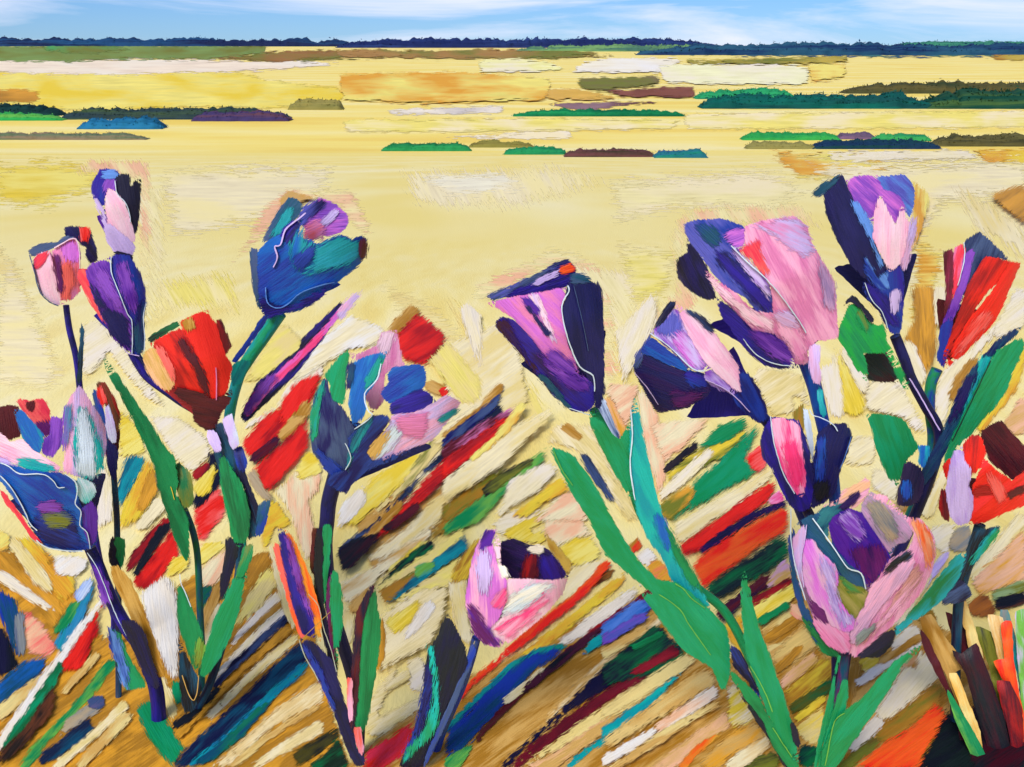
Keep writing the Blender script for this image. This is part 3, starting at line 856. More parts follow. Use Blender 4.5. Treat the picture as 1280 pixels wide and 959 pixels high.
# ------------------------------------------------------------------ tulips
make_tulips("""
T 0.84 purple | tall slim tulip with pale pink petal between blue and navy ones | slim navy and pale pink tulip | a 820 690 780 120
petal blue/indigo a 665 115 740 118 800 140 790 200 760 240 700 300 700 400 690 420 640 330 605 260 620 195 655 150
>petal sky a 690 128 800 142 790 165 720 185 680 170
>petal violet a 700 190 770 185 770 260 720 240 695 290
petal dnavy a 790 150 860 145 870 240 905 185 940 185 930 330 915 480 900 560 870 520 860 420 830 340 780 270 760 200
petal lpink/pink a 720 240 770 270 830 340 860 430 885 520 900 570 880 620 740 540 705 400 705 310
petal lilac a 610 270 640 310 690 400 720 480 780 520 880 600 900 640 880 690 760 668 720 600 690 480 640 350
vein ice 1.6 a 765 190 780 280 830 330 860 400 870 470
petal dnavy a 750 665 890 688 880 725 800 705
stem navy 10-9 Z 155 318 150 380 168 440 215 490 262 530 283 600 300 690 290 760 272 815
T 0.80 indigo | purple blue closed tulip with a coral petal, beneath the slim pale pink one | closed purple blue tulip | b 900 550 730 -100
petal coral/crimson b 520 -15 560 -20 610 90 660 200 720 330 735 390 690 330 620 230 560 120 520 40
petal purple/violet b 575 0 600 -50 700 -75 740 -100 745 0 790 120 840 270 870 330 880 450 885 545 820 500 740 420 690 310 640 200 600 100
>petal violet b 650 -20 700 -10 780 130 830 230 800 260 700 140 640 60
>petal navy b 590 60 650 110 700 240 760 260 850 310 875 470 880 540 800 480 720 400 650 230
petal indigo/blue b 750 -110 860 -110 930 10 965 110 970 200 950 320 960 440 950 540 890 550 880 340 850 270 780 110 740 10
>petal violet/purple b 780 -60 840 -70 900 100 930 230 880 290 830 180 780 50
>petal dteal/navy b 930 190 975 190 955 340 960 440 950 545 890 545 890 400
vein ice 1.8 b 740 -100 740 0 790 130 850 280 880 340 880 550
vein ice 1.8 b 975 200 955 300 965 430 960 530
vein lilac 1.8 b 820 500 850 540 930 560
stem navy/indigo 12-9 Z 165 441 174 457 187 474 221 499 264 532 284 600 301 690 291 760 268 842
T 0.84 crimson | small pink bud with a slate rim on a thin navy stem | small pink bud | a 400 1015 380 560
back navy/dnavy a 430 500 500 498 590 510 610 560 640 640 650 720 600 745 575 700 580 630 540 620 520 580 440 570
>petal red/coral a 530 505 590 510 580 600 545 590
petal slate a 190 660 260 620 390 600 420 570 500 570 330 650 240 690 200 690
petal lpink/pink a 240 690 330 660 360 720 390 840 410 960 400 1015 370 1020 300 960 270 940 240 830 220 760
>petal crimson/plum a 228 705 340 660 300 700 260 780 235 780
petal rose/coral a 350 660 440 600 500 575 525 640 530 780 520 890 535 930 460 990 410 1020 410 900 380 780
>petal magenta a 400 640 500 580 525 640 520 740 440 720
>petal coral a 400 740 470 740 500 860 460 980 415 1000 410 880
>petal plum/maroon a 340 670 385 680 420 900 400 960 370 800 350 720
vein slate 2 a 195 680 230 800 245 870 270 940 330 1000 390 1025
vein lpink 2 a 360 640 490 575 525 640 530 780
stem navy/indigo 8-9 b 440 222 462 380 505 560 528 740 560 1100 600 1500 660 1900 760 2300
leaf dteal/black b 542 340 556 400 552 480 540 700 522 760 526 560 540 460
T 0.735 navy | open blue tulip with crimson and pink petals and an icy white streak | open blue and pink tulip | c 590 1105 330 200
back maroon/dmaroon c -60 170 0 160 60 140 130 160 150 330 70 375 0 330 -60 320
back crimson/coral c 105 120 150 90 200 125 280 90 310 130 340 250 340 330 280 340 230 260 170 190
>petal maroon c 180 130 230 120 210 180 185 170
>petal plum c 230 260 340 250 340 350 260 360
petal purple/violet c 340 215 410 230 420 400 380 440 345 500 280 460 290 370 340 340
petal rblue/teal c 95 170 150 180 210 250 290 340 270 460 230 460 160 380 130 280
petal pink/lpink c -60 320 0 330 70 390 150 370 210 440 260 470 400 560 420 600 250 560 110 530 0 500 -60 470
>petal turq/teal c 110 490 180 500 260 510 400 580 250 590 130 560
>petal violet/lilac c -60 490 0 480 80 530 140 570 60 570 -60 540
petal pink/lilac c 470 90 530 10 560 60 640 180 700 300 705 400 690 500 640 600 560 620 500 610 480 600 420 590 440 450 420 400 430 200
>petal teal/turq c 510 170 560 130 600 200 690 420 690 560 640 620 600 650 540 640 490 540 480 400 500 250
>petal ice c 530 160 560 140 590 200 610 300 640 470 640 620 560 620 505 590 520 400 510 280
>petal violet/teal c 425 160 470 130 480 220 455 330 440 450 415 440
petal rblue/blue c -60 510 0 530 120 560 300 590 420 600 490 640 505 700 540 830 600 900 640 960 650 1040 610 1090 500 1120 300 1080 210 960 150 820 60 720 0 640 -60 620
>petal navy/blue c 240 860 400 830 500 860 520 1000 600 1100 400 1105 290 1060 200 950
>petal violet/plum c 240 810 330 770 450 820 380 860 280 870
>petal slate/olive c 270 870 440 850 500 920 420 960 320 950
petal turq/ice c 510 620 620 660 640 720 600 780 560 800 510 720
petal purple/rblue c 540 840 610 780 640 830 650 950 640 1050 600 1085 560 960
petal crimson/coral c 0 700 60 770 150 900 220 1000 280 1070 210 1020 120 880 40 790
vein ice 2 c 0 525 60 550 130 600 280 600 350 640 385 690 430 690
vein ice 2 c 0 610 80 700 150 820 200 930 250 980
vein ice 2 c 430 600 500 650 515 720 500 800 540 850 530 940 580 990 600 1100
vein ice 2 c 240 1040 300 1085 420 1110 560 1115
stem navy/indigo 16-22 d 600 240 650 350 700 480 760 620 850 780 960 930 1040 1180 1060 1400
>stem purple/violet d 600 350 650 370 720 490 740 580 700 640 670 560 650 470
vein ice 1.6 d 580 270 640 360 700 500 760 660 840 820 930 955
leaf ochre/tan d 730 370 790 360 870 460 940 620 1010 800 1060 950 1100 1100 1040 1100 990 960 900 760 820 580 760 460
leaf green/emerald e 740 40 800 60 840 180 880 260 960 380 970 420 840 440 800 300 740 150
>leaf sky/blue e 715 30 760 30 800 130 850 280 862 430 820 420 780 270 730 150
leaf dnavy/navy e 800 -20 900 -20 960 60 1000 200 1060 400 1050 440 990 400 900 200
T 0.765 maroon | narrow dark bud of brick red and navy petals with a lilac streak | narrow brick red bud | c 770 620 690 -10
petal dteal/blue c 615 40 650 50 690 180 715 330 700 420 640 180
petal brown/dred c 645 -20 700 0 770 110 800 200 790 330 770 330 740 200 700 130 660 60
>petal red/coral c 650 0 680 40 710 130 690 160 660 90
petal lilac/ice c 700 150 720 140 760 280 775 390 740 400 710 300
petal navy/dteal c 700 360 760 410 785 450 772 640 760 640 740 600 715 520
stem dnavy/dteal 8-9 c 755 560 765 700 778 880 782 1100 790 1500
leaf green d 765 170 830 180 825 320 800 390 770 280
leaf dnavy d 735 190 770 150 765 300 800 390 770 400 735 330
T 0.745 dred | red tulip with a tan outer petal and a dark maroon base | red tulip with the tan outer petal | g 560 940 420 200
petal dgreen/black g 130 340 220 280 330 225 345 245 220 320 150 365
petal dred/maroon g 590 215 620 205 650 300 685 380 650 460 610 330 590 260
petal red/dred g 150 370 340 270 420 320 500 560 560 740 500 700 290 660 300 620 240 500
petal tan/peach g 95 450 150 400 200 410 270 520 310 640 270 690 200 650 130 560
>petal coral g 180 385 230 400 310 560 305 630 250 520
petal red/210,26,16 g 340 240 420 190 530 150 550 210 590 240 600 300 650 460 690 510 670 640 640 720 560 740 510 620 440 380 380 290
>petal 70,12,34/maroon g 320 320 370 330 440 440 510 560 550 720 500 690 440 540 360 420
>petal ochre/tan g 360 230 420 195 440 260 400 290
petal maroon/dmaroon g 290 660 440 690 500 710 560 750 640 720 700 670 680 750 620 830 580 930 520 950 440 890 430 780 330 720
vein rose 2 g 585 530 590 640 588 750
stem dteal/dnavy 14-11 Z 265 532 282 600 300 690 290 760 264 850 245 888
leaf dnavy/dteal i 580 60 640 40 700 190 760 330 800 440 850 560 880 660 850 800 800 830 810 640 770 470 700 360 640 240
leaf navy/blue i 700 220 760 200 790 320 770 380 730 340
leaf ice/lilac i 630 20 690 -10 740 180 700 225 660 120
leaf lilac i 525 100 570 95 610 170 620 240 590 250 540 160
leaf blue/dteal i 880 580 950 560 920 700 880 800 850 800 860 680
leaf dgreen/green i 610 250 640 260 700 370 770 480 810 640 800 800 740 880 700 820 660 640 620 440
leaf black/dnavy j 655 -60 740 0 720 100 660 300 640 380 615 380 620 220 650 100
leaf green/olive j 770 20 830 0 820 90 790 180 740 230 715 240 750 120
leaf black/dteal k 340 100 360 150 440 320 490 400 470 500 430 590 380 600 360 500 345 350
leaf green/dgreen j 330 290 350 270 380 310 420 420 480 560 510 680 490 800 450 840 410 740 360 600 330 480
>leaf olive/lgreen j 470 620 510 680 490 800 460 840 440 780
leaf emerald/green j 790 170 790 210 760 320 740 440 680 620 580 800 510 890 480 870 500 780 550 600 580 500 700 240
vein tan 1.4 k 360 340 400 460 435 510 460 460 470 340
vein ice 1.5 j 345 200 352 260 380 320 420 420
T 0.775 - | tall plain green leaves rising beside the yellow and teal patch | tall plain green leaves | i 420 700 -160 -385
stem dteal/dgreen 9-10 i 340 540 400 680 440 800 465 960 480 1300 490 1500
leaf olive/dgreen i 310 290 420 390 435 560 390 640 340 540 320 430
leaf green/dgreen i -163 -385 -73 -280 30 -120 150 50 230 190 310 290 330 440 310 520 400 680 405 900 395 970 360 930 290 740 240 580 200 460 180 330 120 200 60 80 27 0 -63 -160 -133 -280
vein yellow 1.5 i 285 470 310 560
T 0.80 blue | cobalt blue tulip with teal flames and violet top petals | cobalt blue tulip with violet top | f 490 930 800 200
back violet/magenta f 740 260 850 145 960 195 1035 260 1040 310 1000 370 900 400 780 360 740 340
>petal navy/peri f 715 228 850 145 910 185 800 270 740 330 690 330
>petal rose/coral f 740 350 840 280 890 360 870 420 740 430
>petal lilac f 860 310 960 220 980 240 890 330
petal slate/dteal f 390 480 430 490 440 620 450 850 480 900 440 870 410 740 395 600
petal dteal/slate f 640 150 680 145 745 205 700 270 640 330 590 390 500 430 470 440 500 380 560 260
>petal teal f 650 210 680 200 650 290 600 370 520 410 570 320
petal blue/rblue f 440 500 510 430 600 380 640 320 740 290 720 330 700 420 800 430 830 460 1000 390 1070 435 1130 395 1165 430 1150 540 1090 610 950 720 800 850 700 900 600 910 510 955 470 900 450 800 440 620
>petal navy/indigo f 590 390 640 320 740 290 700 350 660 440 620 440
>petal teal/rblue f 660 440 740 330 750 430 830 450 790 540 680 640 650 540
>petal teal/30,150,175 f 830 470 990 390 1080 440 1140 410 1120 530 1050 600 850 640 720 670 800 580
>petal blue f 670 540 820 460 800 540 760 600 690 640
>petal indigo/navy f 450 780 520 860 640 875 800 800 950 710 800 850 600 910 500 950 460 880
>petal maroon/plum f 1130 400 1165 430 1150 540 1120 560 1120 480
vein lilac 2.8 f 760 245 690 300 620 360 590 460 550 470 570 540 540 610
vein sky 1.8 f 490 740 500 840 560 880 630 860 720 780 850 730 950 710
stem emerald/teal 18-10 Z 350 391 329 422 310 450 297 475 286 530 292 600 303 690 292 760 270 830
leaf navy/blue g 900 190 945 180 840 330 720 495 690 490 800 350
leaf teal/turq g 690 520 760 480 820 490 740 640 690 650
leaf dnavy/indigo g 750 860 860 640 1150 400 1160 340 1420 90 1440 110 1300 330 1110 580 880 800 780 900
leaf hotpink/magenta g 770 800 870 660 1000 560 1180 400 1330 240 1420 130 1470 90 1430 170 1300 320 1130 500 960 660 800 860
>leaf violet/purple g 770 800 870 650 960 570 1000 590 880 740 790 870
>leaf lilac/pink g 1400 150 1500 50 1560 20 1440 190 1400 220
T 0.69 navy | large blue tulip spreading pink petals to one side, with an orange striped leaf | large blue and pink spreading tulip | h 310 1240 560 420
back pink/rose h 400 370 450 400 600 330 620 250 720 230 760 440 800 480 700 480 640 520 640 700 560 780 520 660 600 450 440 430
>petal lpink h 600 330 620 250 710 240 690 330 640 420
petal green/emerald h 240 540 330 420 390 350 405 400 385 500 375 720 280 700 285 580
petal slate/navy h 170 700 250 540 285 690 360 740 430 870 470 930 390 1080 410 1100 380 1180 300 1210 250 1150 170 1040 150 930 170 800
>petal emerald/teal h 150 800 200 640 250 540 205 760 190 900 165 980
>petal blue h 170 1000 260 1080 380 1170 300 1210 230 1130
petal rblue/30,120,180 h 440 440 540 400 660 370 620 470 590 560 510 660 520 760 460 870 430 850 410 720 420 560 410 480
>petal teal/emerald h 590 430 650 380 600 520 510 640 520 560
>petal navy/dteal h 400 470 440 430 430 520 405 650 390 600
petal rblue/blue h 660 490 760 470 880 460 920 500 910 600 860 640 720 700 680 720 610 650 680 580
petal indigo/navy h 680 720 880 620 940 650 990 710 860 770 690 795
petal pink/lilac h 690 800 880 770 1060 660 1150 710 1090 800 960 960 800 1020 640 1090 560 1100 530 1040 600 960 680 860
>petal rose h 700 810 930 770 940 870 890 960 760 930
>petal ice/lilac h 600 980 700 850 760 930 700 1020 560 1100
>petal tan h 520 1030 620 920 690 900 600 1060 550 1090
>petal teal h 1000 830 1070 780 1150 750 1100 790 1010 850
petal 24,54,134/navy h 400 950 470 880 560 800 660 790 680 830 620 900 540 1000 520 1040 560 1110 840 1010 700 1090 540 1150 420 1260 380 1320 260 1250 300 1180 390 1170 420 1080
>petal teal/dteal h 430 960 540 820 570 800 480 960 420 1080 390 1170 410 1060
vein ice 2.2 h 620 450 590 560 510 650 530 760 560 800 440 890
vein ice 1.6 h 380 1160 420 1080 380 980
stem navy/dnavy 22-17 l 320 390 275 560 262 680 250 900 300 1300 420 1700 470 1960 470 2200
leaf maroon/brown m 275 0 305 0 300 200 285 330 258 260
leaf black/dnavy m 300 0 340 0 330 300 345 520 400 780 440 950 400 960 340 700 290 460 280 250
leaf green/emerald m 345 -20 395 -20 380 200 360 380 348 560 330 460 335 200
leaf plum/maroon m 370 380 400 290 395 480 410 700 430 940 400 820 370 560
leaf green/emerald m 400 290 430 280 460 420 470 620 440 800 430 980 410 700 390 480
leaf coral/orange m 10 90 50 120 90 260 160 520 220 720 190 740 140 600 80 380 30 220
leaf orange/amber m 80 10 130 40 190 180 250 320 320 560 325 760 270 660 240 560 180 400 130 200
leaf indigo/navy m 40 0 75 20 130 200 180 400 270 590 285 730 200 700 150 540 100 340 60 150
>leaf violet/plum m 80 20 110 60 160 230 210 400 280 620 240 560 170 380 120 200
leaf navy/dnavy n 80 100 150 110 300 250 360 480 420 640 500 850 510 940 450 950 380 800 320 620 270 480 200 350 110 190
>leaf blue/indigo n 90 130 140 190 230 330 260 440 330 600 300 560 200 350
leaf green/dgreen m 680 385 700 500 720 640 715 760 690 960 640 1250 570 1480 556 1300 580 960 590 740 610 600 640 480
leaf maroon/dnavy m 655 390 682 380 610 590 585 800 570 1100 540 1400 520 1300 530 1000 545 760 565 560
leaf pink/coral n 400 350 420 360 430 640 415 655 400 520
leaf coral/mauve n 440 690 480 690 500 850 490 880 460 800
vein ice 1.8 m 180 740 220 860 280 960 310 1020
vein ice 1.5 m 240 440 310 520 340 660 390 800 430 960
vein tan 1.3 m 200 740 390 555
T 0.695 plum | pink and magenta cup tulip open on a dark grape inside | pink cup tulip with a dark inside | o 240 900 470 200
back grape/dnavy o 345 205 440 180 520 220 640 230 700 290 800 430 720 460 600 465 500 450 400 440 370 380 340 300
>petal dred/maroon o 520 290 600 270 590 460 480 440
>petal indigo/grape o 620 290 700 290 795 430 700 455 610 460
>petal pale o 520 240 640 225 600 285
petal lpink/pink o 320 140 345 200 345 340 400 450 520 450 700 460 795 440 760 540 700 620 600 720 480 820 400 870 300 830 255 790 380 690 400 560 370 440 300 300
>petal ice/white o 410 560 540 470 730 470 640 560 480 660 330 720
>petal pink/hotpink o 290 790 480 680 640 540 690 590 560 720 420 850
>petal white o 330 350 370 370 400 420 370 430
petal magenta/pink o 250 130 320 120 290 200 320 340 390 470 370 620 330 720 260 790 320 840 380 870 350 900 250 880 170 800 120 620 130 480 170 300 200 220
>petal purple/grape o 250 130 315 125 280 210 200 270
>petal lilac o 180 300 260 240 300 400 260 560 200 540
>petal rose/hotpink o 280 600 380 500 390 560 370 630 300 640
>petal plum/purple o 120 610 200 640 250 760 330 850 380 870 350 900 250 880 170 800
stem blue/slate 13-13 p 190 90 150 240 90 420 30 560 -40 720 -90 880
vein taupe 2 p 180 110 130 240 90 350
leaf black/dnavy n 1063 -70 1100 0 1180 160 1190 260 1150 420 1100 550 1040 680 960 800 900 950 740 950 850 700 900 480 930 200 1000 80
>leaf navy/blue n 920 250 960 260 970 400 900 700 800 900 760 900 860 660
>leaf emerald/turq n 930 140 960 150 1000 420 1000 600 980 720 860 830 760 940 770 880 910 700 960 560 975 400
leaf slate/blue n 1230 130 1250 180 1150 430 1050 660 960 850 900 960 920 880 1000 700 1100 480
T 0.69 navy | magenta and navy triangular tulip above broad emerald leaves | triangular magenta and navy tulip | q 860 1090 500 180
back navy/indigo q 145 330 330 250 470 200 600 100 690 80 750 140 720 200 680 260 500 300 270 330
>petal slate/peri q 150 320 330 250 560 150 640 100 600 140 460 222 330 270 260 330 200 345
>petal red/orange q 630 150 700 108 748 140 650 168
>petal lilac q 450 235 630 152 620 175 500 238
petal magenta/rose q 155 370 260 350 350 325 400 320 500 300 680 265 650 380 680 570 720 700 760 830 700 850 560 740 480 640 330 470 230 400
>petal lpink/lilac q 420 320 490 310 540 430 600 590 620 640 570 590 500 430
>petal purple/indigo q 380 335 420 330 510 420 500 440 460 440
>petal navy q 400 370 420 390 580 590 560 590 480 470
>petal purple/violet q 560 680 610 670 740 770 750 840 850 870 860 940 700 900 540 740
petal indigo/grape q 210 500 240 460 330 480 420 570 540 730 700 850 860 880 880 960 870 1040 830 1090 720 1080 600 980 480 830 330 640 210 520
>petal dmaroon/grape q 205 510 280 475 420 740 600 970 480 830 330 640
>petal purple/violet q 480 680 600 790 760 880 840 900 830 960 700 930 560 800
>petal dteal q 490 840 560 880 720 1080 640 1020
petal navy/10,12,66 q 690 250 730 190 810 210 850 230 890 215 915 290 930 600 930 800 940 980 900 1080 870 1100 870 900 770 800 700 650 670 500 650 400 680 340
>petal dteal/slate q 715 180 780 168 840 200 850 228 800 218 720 238
vein ice 2.4 q 690 250 700 290 650 390 690 600 770 790 860 850 870 960
vein slate 1.2 q 730 250 780 450 830 690
vein ice 1.6 r 700 215 790 245 840 260
stem green/emerald 12-14 r 860 220 960 400 1090 640 1200 960 1500 1360 1760 1600 2000 2100 2180 2520 2200 2640
leaf green/emerald r 838 235 880 270 940 340 1030 430 1050 410 1110 300 1115 500 1115 640 1140 850 1000 640 880 400 850 330
leaf aqua/teal r 1135 140 1167 267 1217 517 1267 747 1327 947 1400 1120 1480 1280 1600 1460 1640 1560 1560 1530 1400 1380 1317 1197 1237 1097 1157 927 1117 667 1105 500 1112 300
>leaf rblue/teal r 1260 900 1330 950 1390 1080 1360 1180 1280 1060
>leaf green/dgreen r 1340 960 1420 1120 1560 1370 1600 1460 1500 1380 1400 1200
vein ice 2.4 r 1110 220 1122 400 1106 600 1140 830
leaf emerald/green v -497 -549 -347 -484 -227 -334 -107 -114 -30 30 30 130 100 230 220 350 340 365 400 400 550 530 680 660 700 780 705 960 690 1030 665 1110 620 1000 590 930 520 890 420 830 340 740 210 560 120 440 200 440 106 363 7 283 -123 173 -173 63 -227 -54 -367 -274
vein lgreen 1.5 v 230 440 370 540 430 640 500 740 580 850
vein lgreen 1.5 v 340 370 400 410 450 470 540 535
vein lgreen 1.4 v -470 -520 -420 -400 -340 -280
leaf dnavy/black w 740 400 850 540 960 650 1080 850 1140 950 1080 970 990 800 880 640
leaf dnavy/blue w 705 140 770 180 820 280 920 500 910 520 820 370 730 280
leaf green/dgreen w 700 310 760 350 900 500 960 620 1060 760 1140 900 1170 970 1100 960 1000 820 930 650 800 480 710 340
leaf emerald/green v 800 280 850 480 900 680 960 830 1000 940 1060 1120 1110 1280 1165 1560 1130 1550 980 1280 920 1140 850 930 810 800 790 600 780 420
vein lgreen 1.6 w 840 280 900 380 950 480 990 590
vein lgreen 1.6 w 990 690 1060 800 1120 890
leaf dnavy w 1110 640 1140 680 1170 800 1165 830 1130 780
T 0.78 indigo | sideways tulip half pink and violet, half deep navy | sideways pink and navy tulip | t 940 860 200 380
petal navy/grape t 65 550 100 430 180 450 330 530 450 560 530 570 580 680 550 720 410 800 220 830 160 720
>petal peri/slate t 65 550 90 440 150 370 190 310 160 400 110 460 100 520
>petal indigo/blue t 380 550 530 570 560 650 450 660
>petal plum/grape t 300 680 420 700 560 700 400 800 330 780
petal blue/rblue t 150 370 190 330 300 420 440 520 450 560 330 525 180 450 100 430
petal violet/lilac t 180 300 240 240 320 110 350 130 420 280 560 520 760 690 740 710 640 680 540 610 540 540 460 550 300 400
>petal peri t 200 290 290 190 330 140 390 250 360 330 320 330
>petal magenta/lilac t 300 300 400 290 520 440 540 520 450 540 340 390
petal slate/dnavy t 200 270 260 160 310 90 345 90 330 130 250 230
petal pink/lpink t 345 110 400 140 500 200 590 290 700 440 760 520 800 690 770 700 640 590 540 490 430 300
>petal dnavy/slate t 400 140 540 205 605 295 590 300 500 210
petal blue/navy t 760 540 820 560 900 680 950 820 960 870 900 900 840 860 760 780 720 720 790 700
vein ice 2.2 t 170 300 290 380 460 540 540 550
vein lilac 1.6 t 540 610 700 690 840 830
vein lilac 1.4 t 65 560 150 660 230 780
stem navy/blue 15-13 t 880 820 990 950 1080 1250 1250 1700 1400 2300 1430 2650
T 0.76 indigo | big lilac pink tulip with a periwinkle blue side petal | big lilac pink tulip | s 1060 960 760 130
petal dnavy/30,24,84 s 300 340 370 300 360 220 430 310 480 400 500 490 530 560 480 570 380 520 310 440
petal peri/blue s 340 140 400 120 560 110 680 150 690 200 640 270 700 380 830 480 860 640 760 640 700 560 560 480 450 330 370 230
>petal blue/dteal s 400 130 500 140 560 220 520 280 430 200
>petal navy/indigo s 510 290 580 290 680 380 810 510 860 600 830 640 740 590 640 470 540 370
>petal violet/magenta s 570 200 640 160 700 170 700 230 660 290 600 250
>petal violet/lilac s 600 270 640 280 820 450 840 580 780 500 680 380
petal rose/pink s 690 150 800 120 980 95 1040 150 1080 270 1150 380 1200 470 1210 640 1220 790 1100 800 1040 860 1050 930 980 940 940 840 860 760 740 740 640 640 560 560 460 400 540 470 640 540 740 640 860 650 840 480 700 300
>petal lilac/rose s 720 140 980 97 1040 150 1090 290 1030 330 940 280 850 200
>petal crimson/coral s 660 290 770 220 780 290 830 400 820 450 740 360
>petal lpink/pink s 470 410 560 500 700 620 840 680 850 750 740 720 620 600 520 510
>petal 150,120,170/mauve s 1100 310 1150 380 1205 480 1200 650 1140 600 1130 480
>petal pink/rose s 880 640 1000 700 1050 850 1040 930 980 930 940 830 860 750
>petal lilac/mauve s 840 640 960 640 1010 740 900 720
petal navy/indigo s 530 560 620 620 700 730 860 850 960 940 1050 950 900 965 800 940 720 880 640 780 560 660
>petal purple/violet s 700 740 820 760 900 790 960 870 970 938 870 920 780 850
vein ice 2 s 610 260 700 350 850 490 1000 690 1040 760
vein ice 1.6 s 680 790 740 870 840 930 960 950
stem rblue/blue 20-15 z 490 130 560 330 600 500 640 680 690 900 740 1400 760 2000 770 2700
leaf mauve/lilac z 530 0 600 0 600 160 612 330 560 310 520 180
leaf teal/turq z 590 340 620 380 655 600 620 560 600 440
leaf ice z 480 515 505 520 545 760 550 950 520 800 490 640
T 0.77 navy | tall navy and pale pink tulip with a sky blue upper petal | tall navy and pale pink tulip | x 552 1014 400 100
back sky/peri x 440 100 600 85 645 150 650 230 630 330 600 300 580 260 545 210 480 180 430 150
petal violet/magenta x 265 120 330 95 440 90 470 170 560 200 600 270 540 370 490 290 460 200 430 300 410 380 300 230
petal navy/10,12,66 x 130 150 240 80 260 130 300 230 400 390 440 520 490 620 440 740 380 680 300 610 210 450 150 300
>petal dteal/slate x 60 210 130 140 230 88 200 130 120 200
>petal sky x 290 235 330 240 420 390 430 480 480 600 460 620 410 460
>petal sky/blue x 360 550 390 580 440 680 500 640 510 740 440 740 380 650
petal blue/indigo x 490 640 580 560 590 700 580 950 552 1014 500 960 440 830 380 790 360 700 440 740 500 740
>petal navy/indigo x 360 690 440 740 520 800 575 960 500 940 400 800
>petal lilac x 520 760 570 740 560 860 530 890
petal lpink/pink x 430 290 460 195 500 290 545 380 580 265 605 280 600 330 640 370 650 330 660 400 610 560 580 580 510 640 480 570 420 450
>petal lilac/mauve x 640 330 670 330 650 450 600 640 585 600 620 480
vein ice 1.6 x 370 700 410 800 470 870 500 960
stem navy/dnavy 14-15 y 420 320 480 470 530 610 620 780 710 950 690 1150 560 1500 330 2000 130 2300 60 2700
vein lilac 2.4 y 515 600 600 740 690 900 720 950
leafb 22,36,38/dmaroon y 205 425 360 425 445 600 440 625 245 620
leaf green/20,150,60 y 130 80 170 110 250 230 300 260 340 240 360 300 350 340 480 560 510 640 505 690 440 600 360 430 210 430 240 560 230 630 180 560 100 420 40 330 60 250
>leaf olive/green y 170 130 240 230 230 300 180 220
leaf dnavy/black y 75 115 140 50 280 210 270 240 200 140 130 80
leafb green/emerald B 130 170 200 160 380 190 420 220 470 320 520 400 430 480 400 560 360 680 300 620 240 500 200 380 170 250
leaf 34,18,62/dnavy B 420 490 530 560 550 630 540 720 500 810 420 830 350 815 380 660
>leaf blue/rblue B 400 650 450 640 450 780 400 790
leaf rblue/turq B 510 390 600 400 560 520 540 560 510 500 530 450
T 0.785 maroon | red and maroon fan shaped tulip with a navy sepal, beside long green leaves | red fan shaped tulip | x 818 1201 1040 440
petal maroon/130,26,60 x 820 520 880 510 880 700 860 900 820 1000 835 760
petal 24,40,84/slate x 945 465 1020 412 1080 460 1200 575 1090 555 1010 620 940 780 900 960 930 700
petal crimson/rose x 880 505 935 480 945 600 905 760 860 900 880 700
petal violet/purple x 940 540 1000 500 960 680 910 820 850 960 800 980 860 830 920 690
petal indigo/blue x 800 960 870 890 860 1040 822 1190 790 1150
petal dred/red x 1060 550 1200 580 1190 650 1060 760 940 940 850 1120 820 1195 830 1080 900 900 960 720
petal red/240,36,26 x 1200 580 1260 590 1200 720 1140 870 1090 950 960 1080 830 1200 880 1060 960 920 1100 750
>petal coral/red x 960 940 1050 860 1120 880 1000 1020 870 1150
vein ice 1.6 x 935 470 940 560 900 720
stem green/blue 15-12 y 700 540 660 640 650 800 670 1000 640 1200 500 1560 280 2050 130 2340 64 2600
leaf dteal/navy y 1265 260 1230 310 1100 420 1050 490 940 720 820 960 700 1200 600 1330 560 1290 740 960 840 700 920 560 1080 370 1200 280
>leaf navy/grape y 880 610 960 570 920 720 830 860 760 960 820 780
>leaf teal/turq y 990 450 1060 470 960 680 860 900 930 700 980 580
leaf green/emerald y 1260 330 1279 380 1240 480 1200 560 1170 660 1090 780 980 900 920 990 860 1020 770 1180 739 1170 770 1060 900 800 1050 490 1100 420
vein black 1.8 y 1060 480 960 690 860 900 800 1020
T 0.74 navy | hot pink bud wrapped in navy petals, above the open pink tulip | hot pink bud wrapped in navy | u 1200 640 1060 10
petal 12,14,80/navy A 461 -100 538 -147 638 -147 661 -70 638 22 590 130 560 270 500 330 420 370 380 380 430 250 425 80
>petal blue/rblue A 450 -60 500 -80 500 100 490 200 450 220 440 80
>petal black/dnavy A 430 220 520 200 520 300 430 340
petal navy/indigo u 980 10 1160 30 1220 180 1260 380 1255 540 1230 620 1180 640 1100 590 1030 450 990 350 930 290 910 170 935 80
petal hotpink/pink u 985 20 1060 10 1100 40 1155 30 1170 100 1190 260 1210 440 1205 510 1180 545 1120 480 1050 330 1000 170
>petal 240,44,112/hotpink u 1050 180 1150 160 1200 440 1150 500 1080 330
vein ice 2 u 975 0 1000 180 1060 380 1140 520
vein ice 2 z 525 520 550 570 640 600 720 650 750 700
vein sky 1.4 A 660 -70 630 30 590 130
stem navy/dnavy 14-12 A 380 370 440 500 500 760 560 1200 560 1600
T 0.69 mauve | wide open pink tulip with a purple inside and an olive patch | wide open pink tulip | A 660 1280 700 330
back mauve/165,145,165 A 730 330 780 270 880 350 1000 430 1040 510 1020 560 920 600 900 670 800 520 720 400
>petal grey/taupe A 740 330 840 330 930 430 970 560 900 580 800 470
back 50,130,135/dteal A 440 430 480 370 600 330 660 290 640 370 560 430 510 480 520 560 440 520
back pink/peach A 590 320 600 270 700 220 750 185 775 200 760 280 700 350 660 380 650 330 540 350 480 365
back purple/indigo A 520 460 560 420 640 370 720 400 800 520 900 670 890 740 800 800 770 860 700 800 620 690 540 560
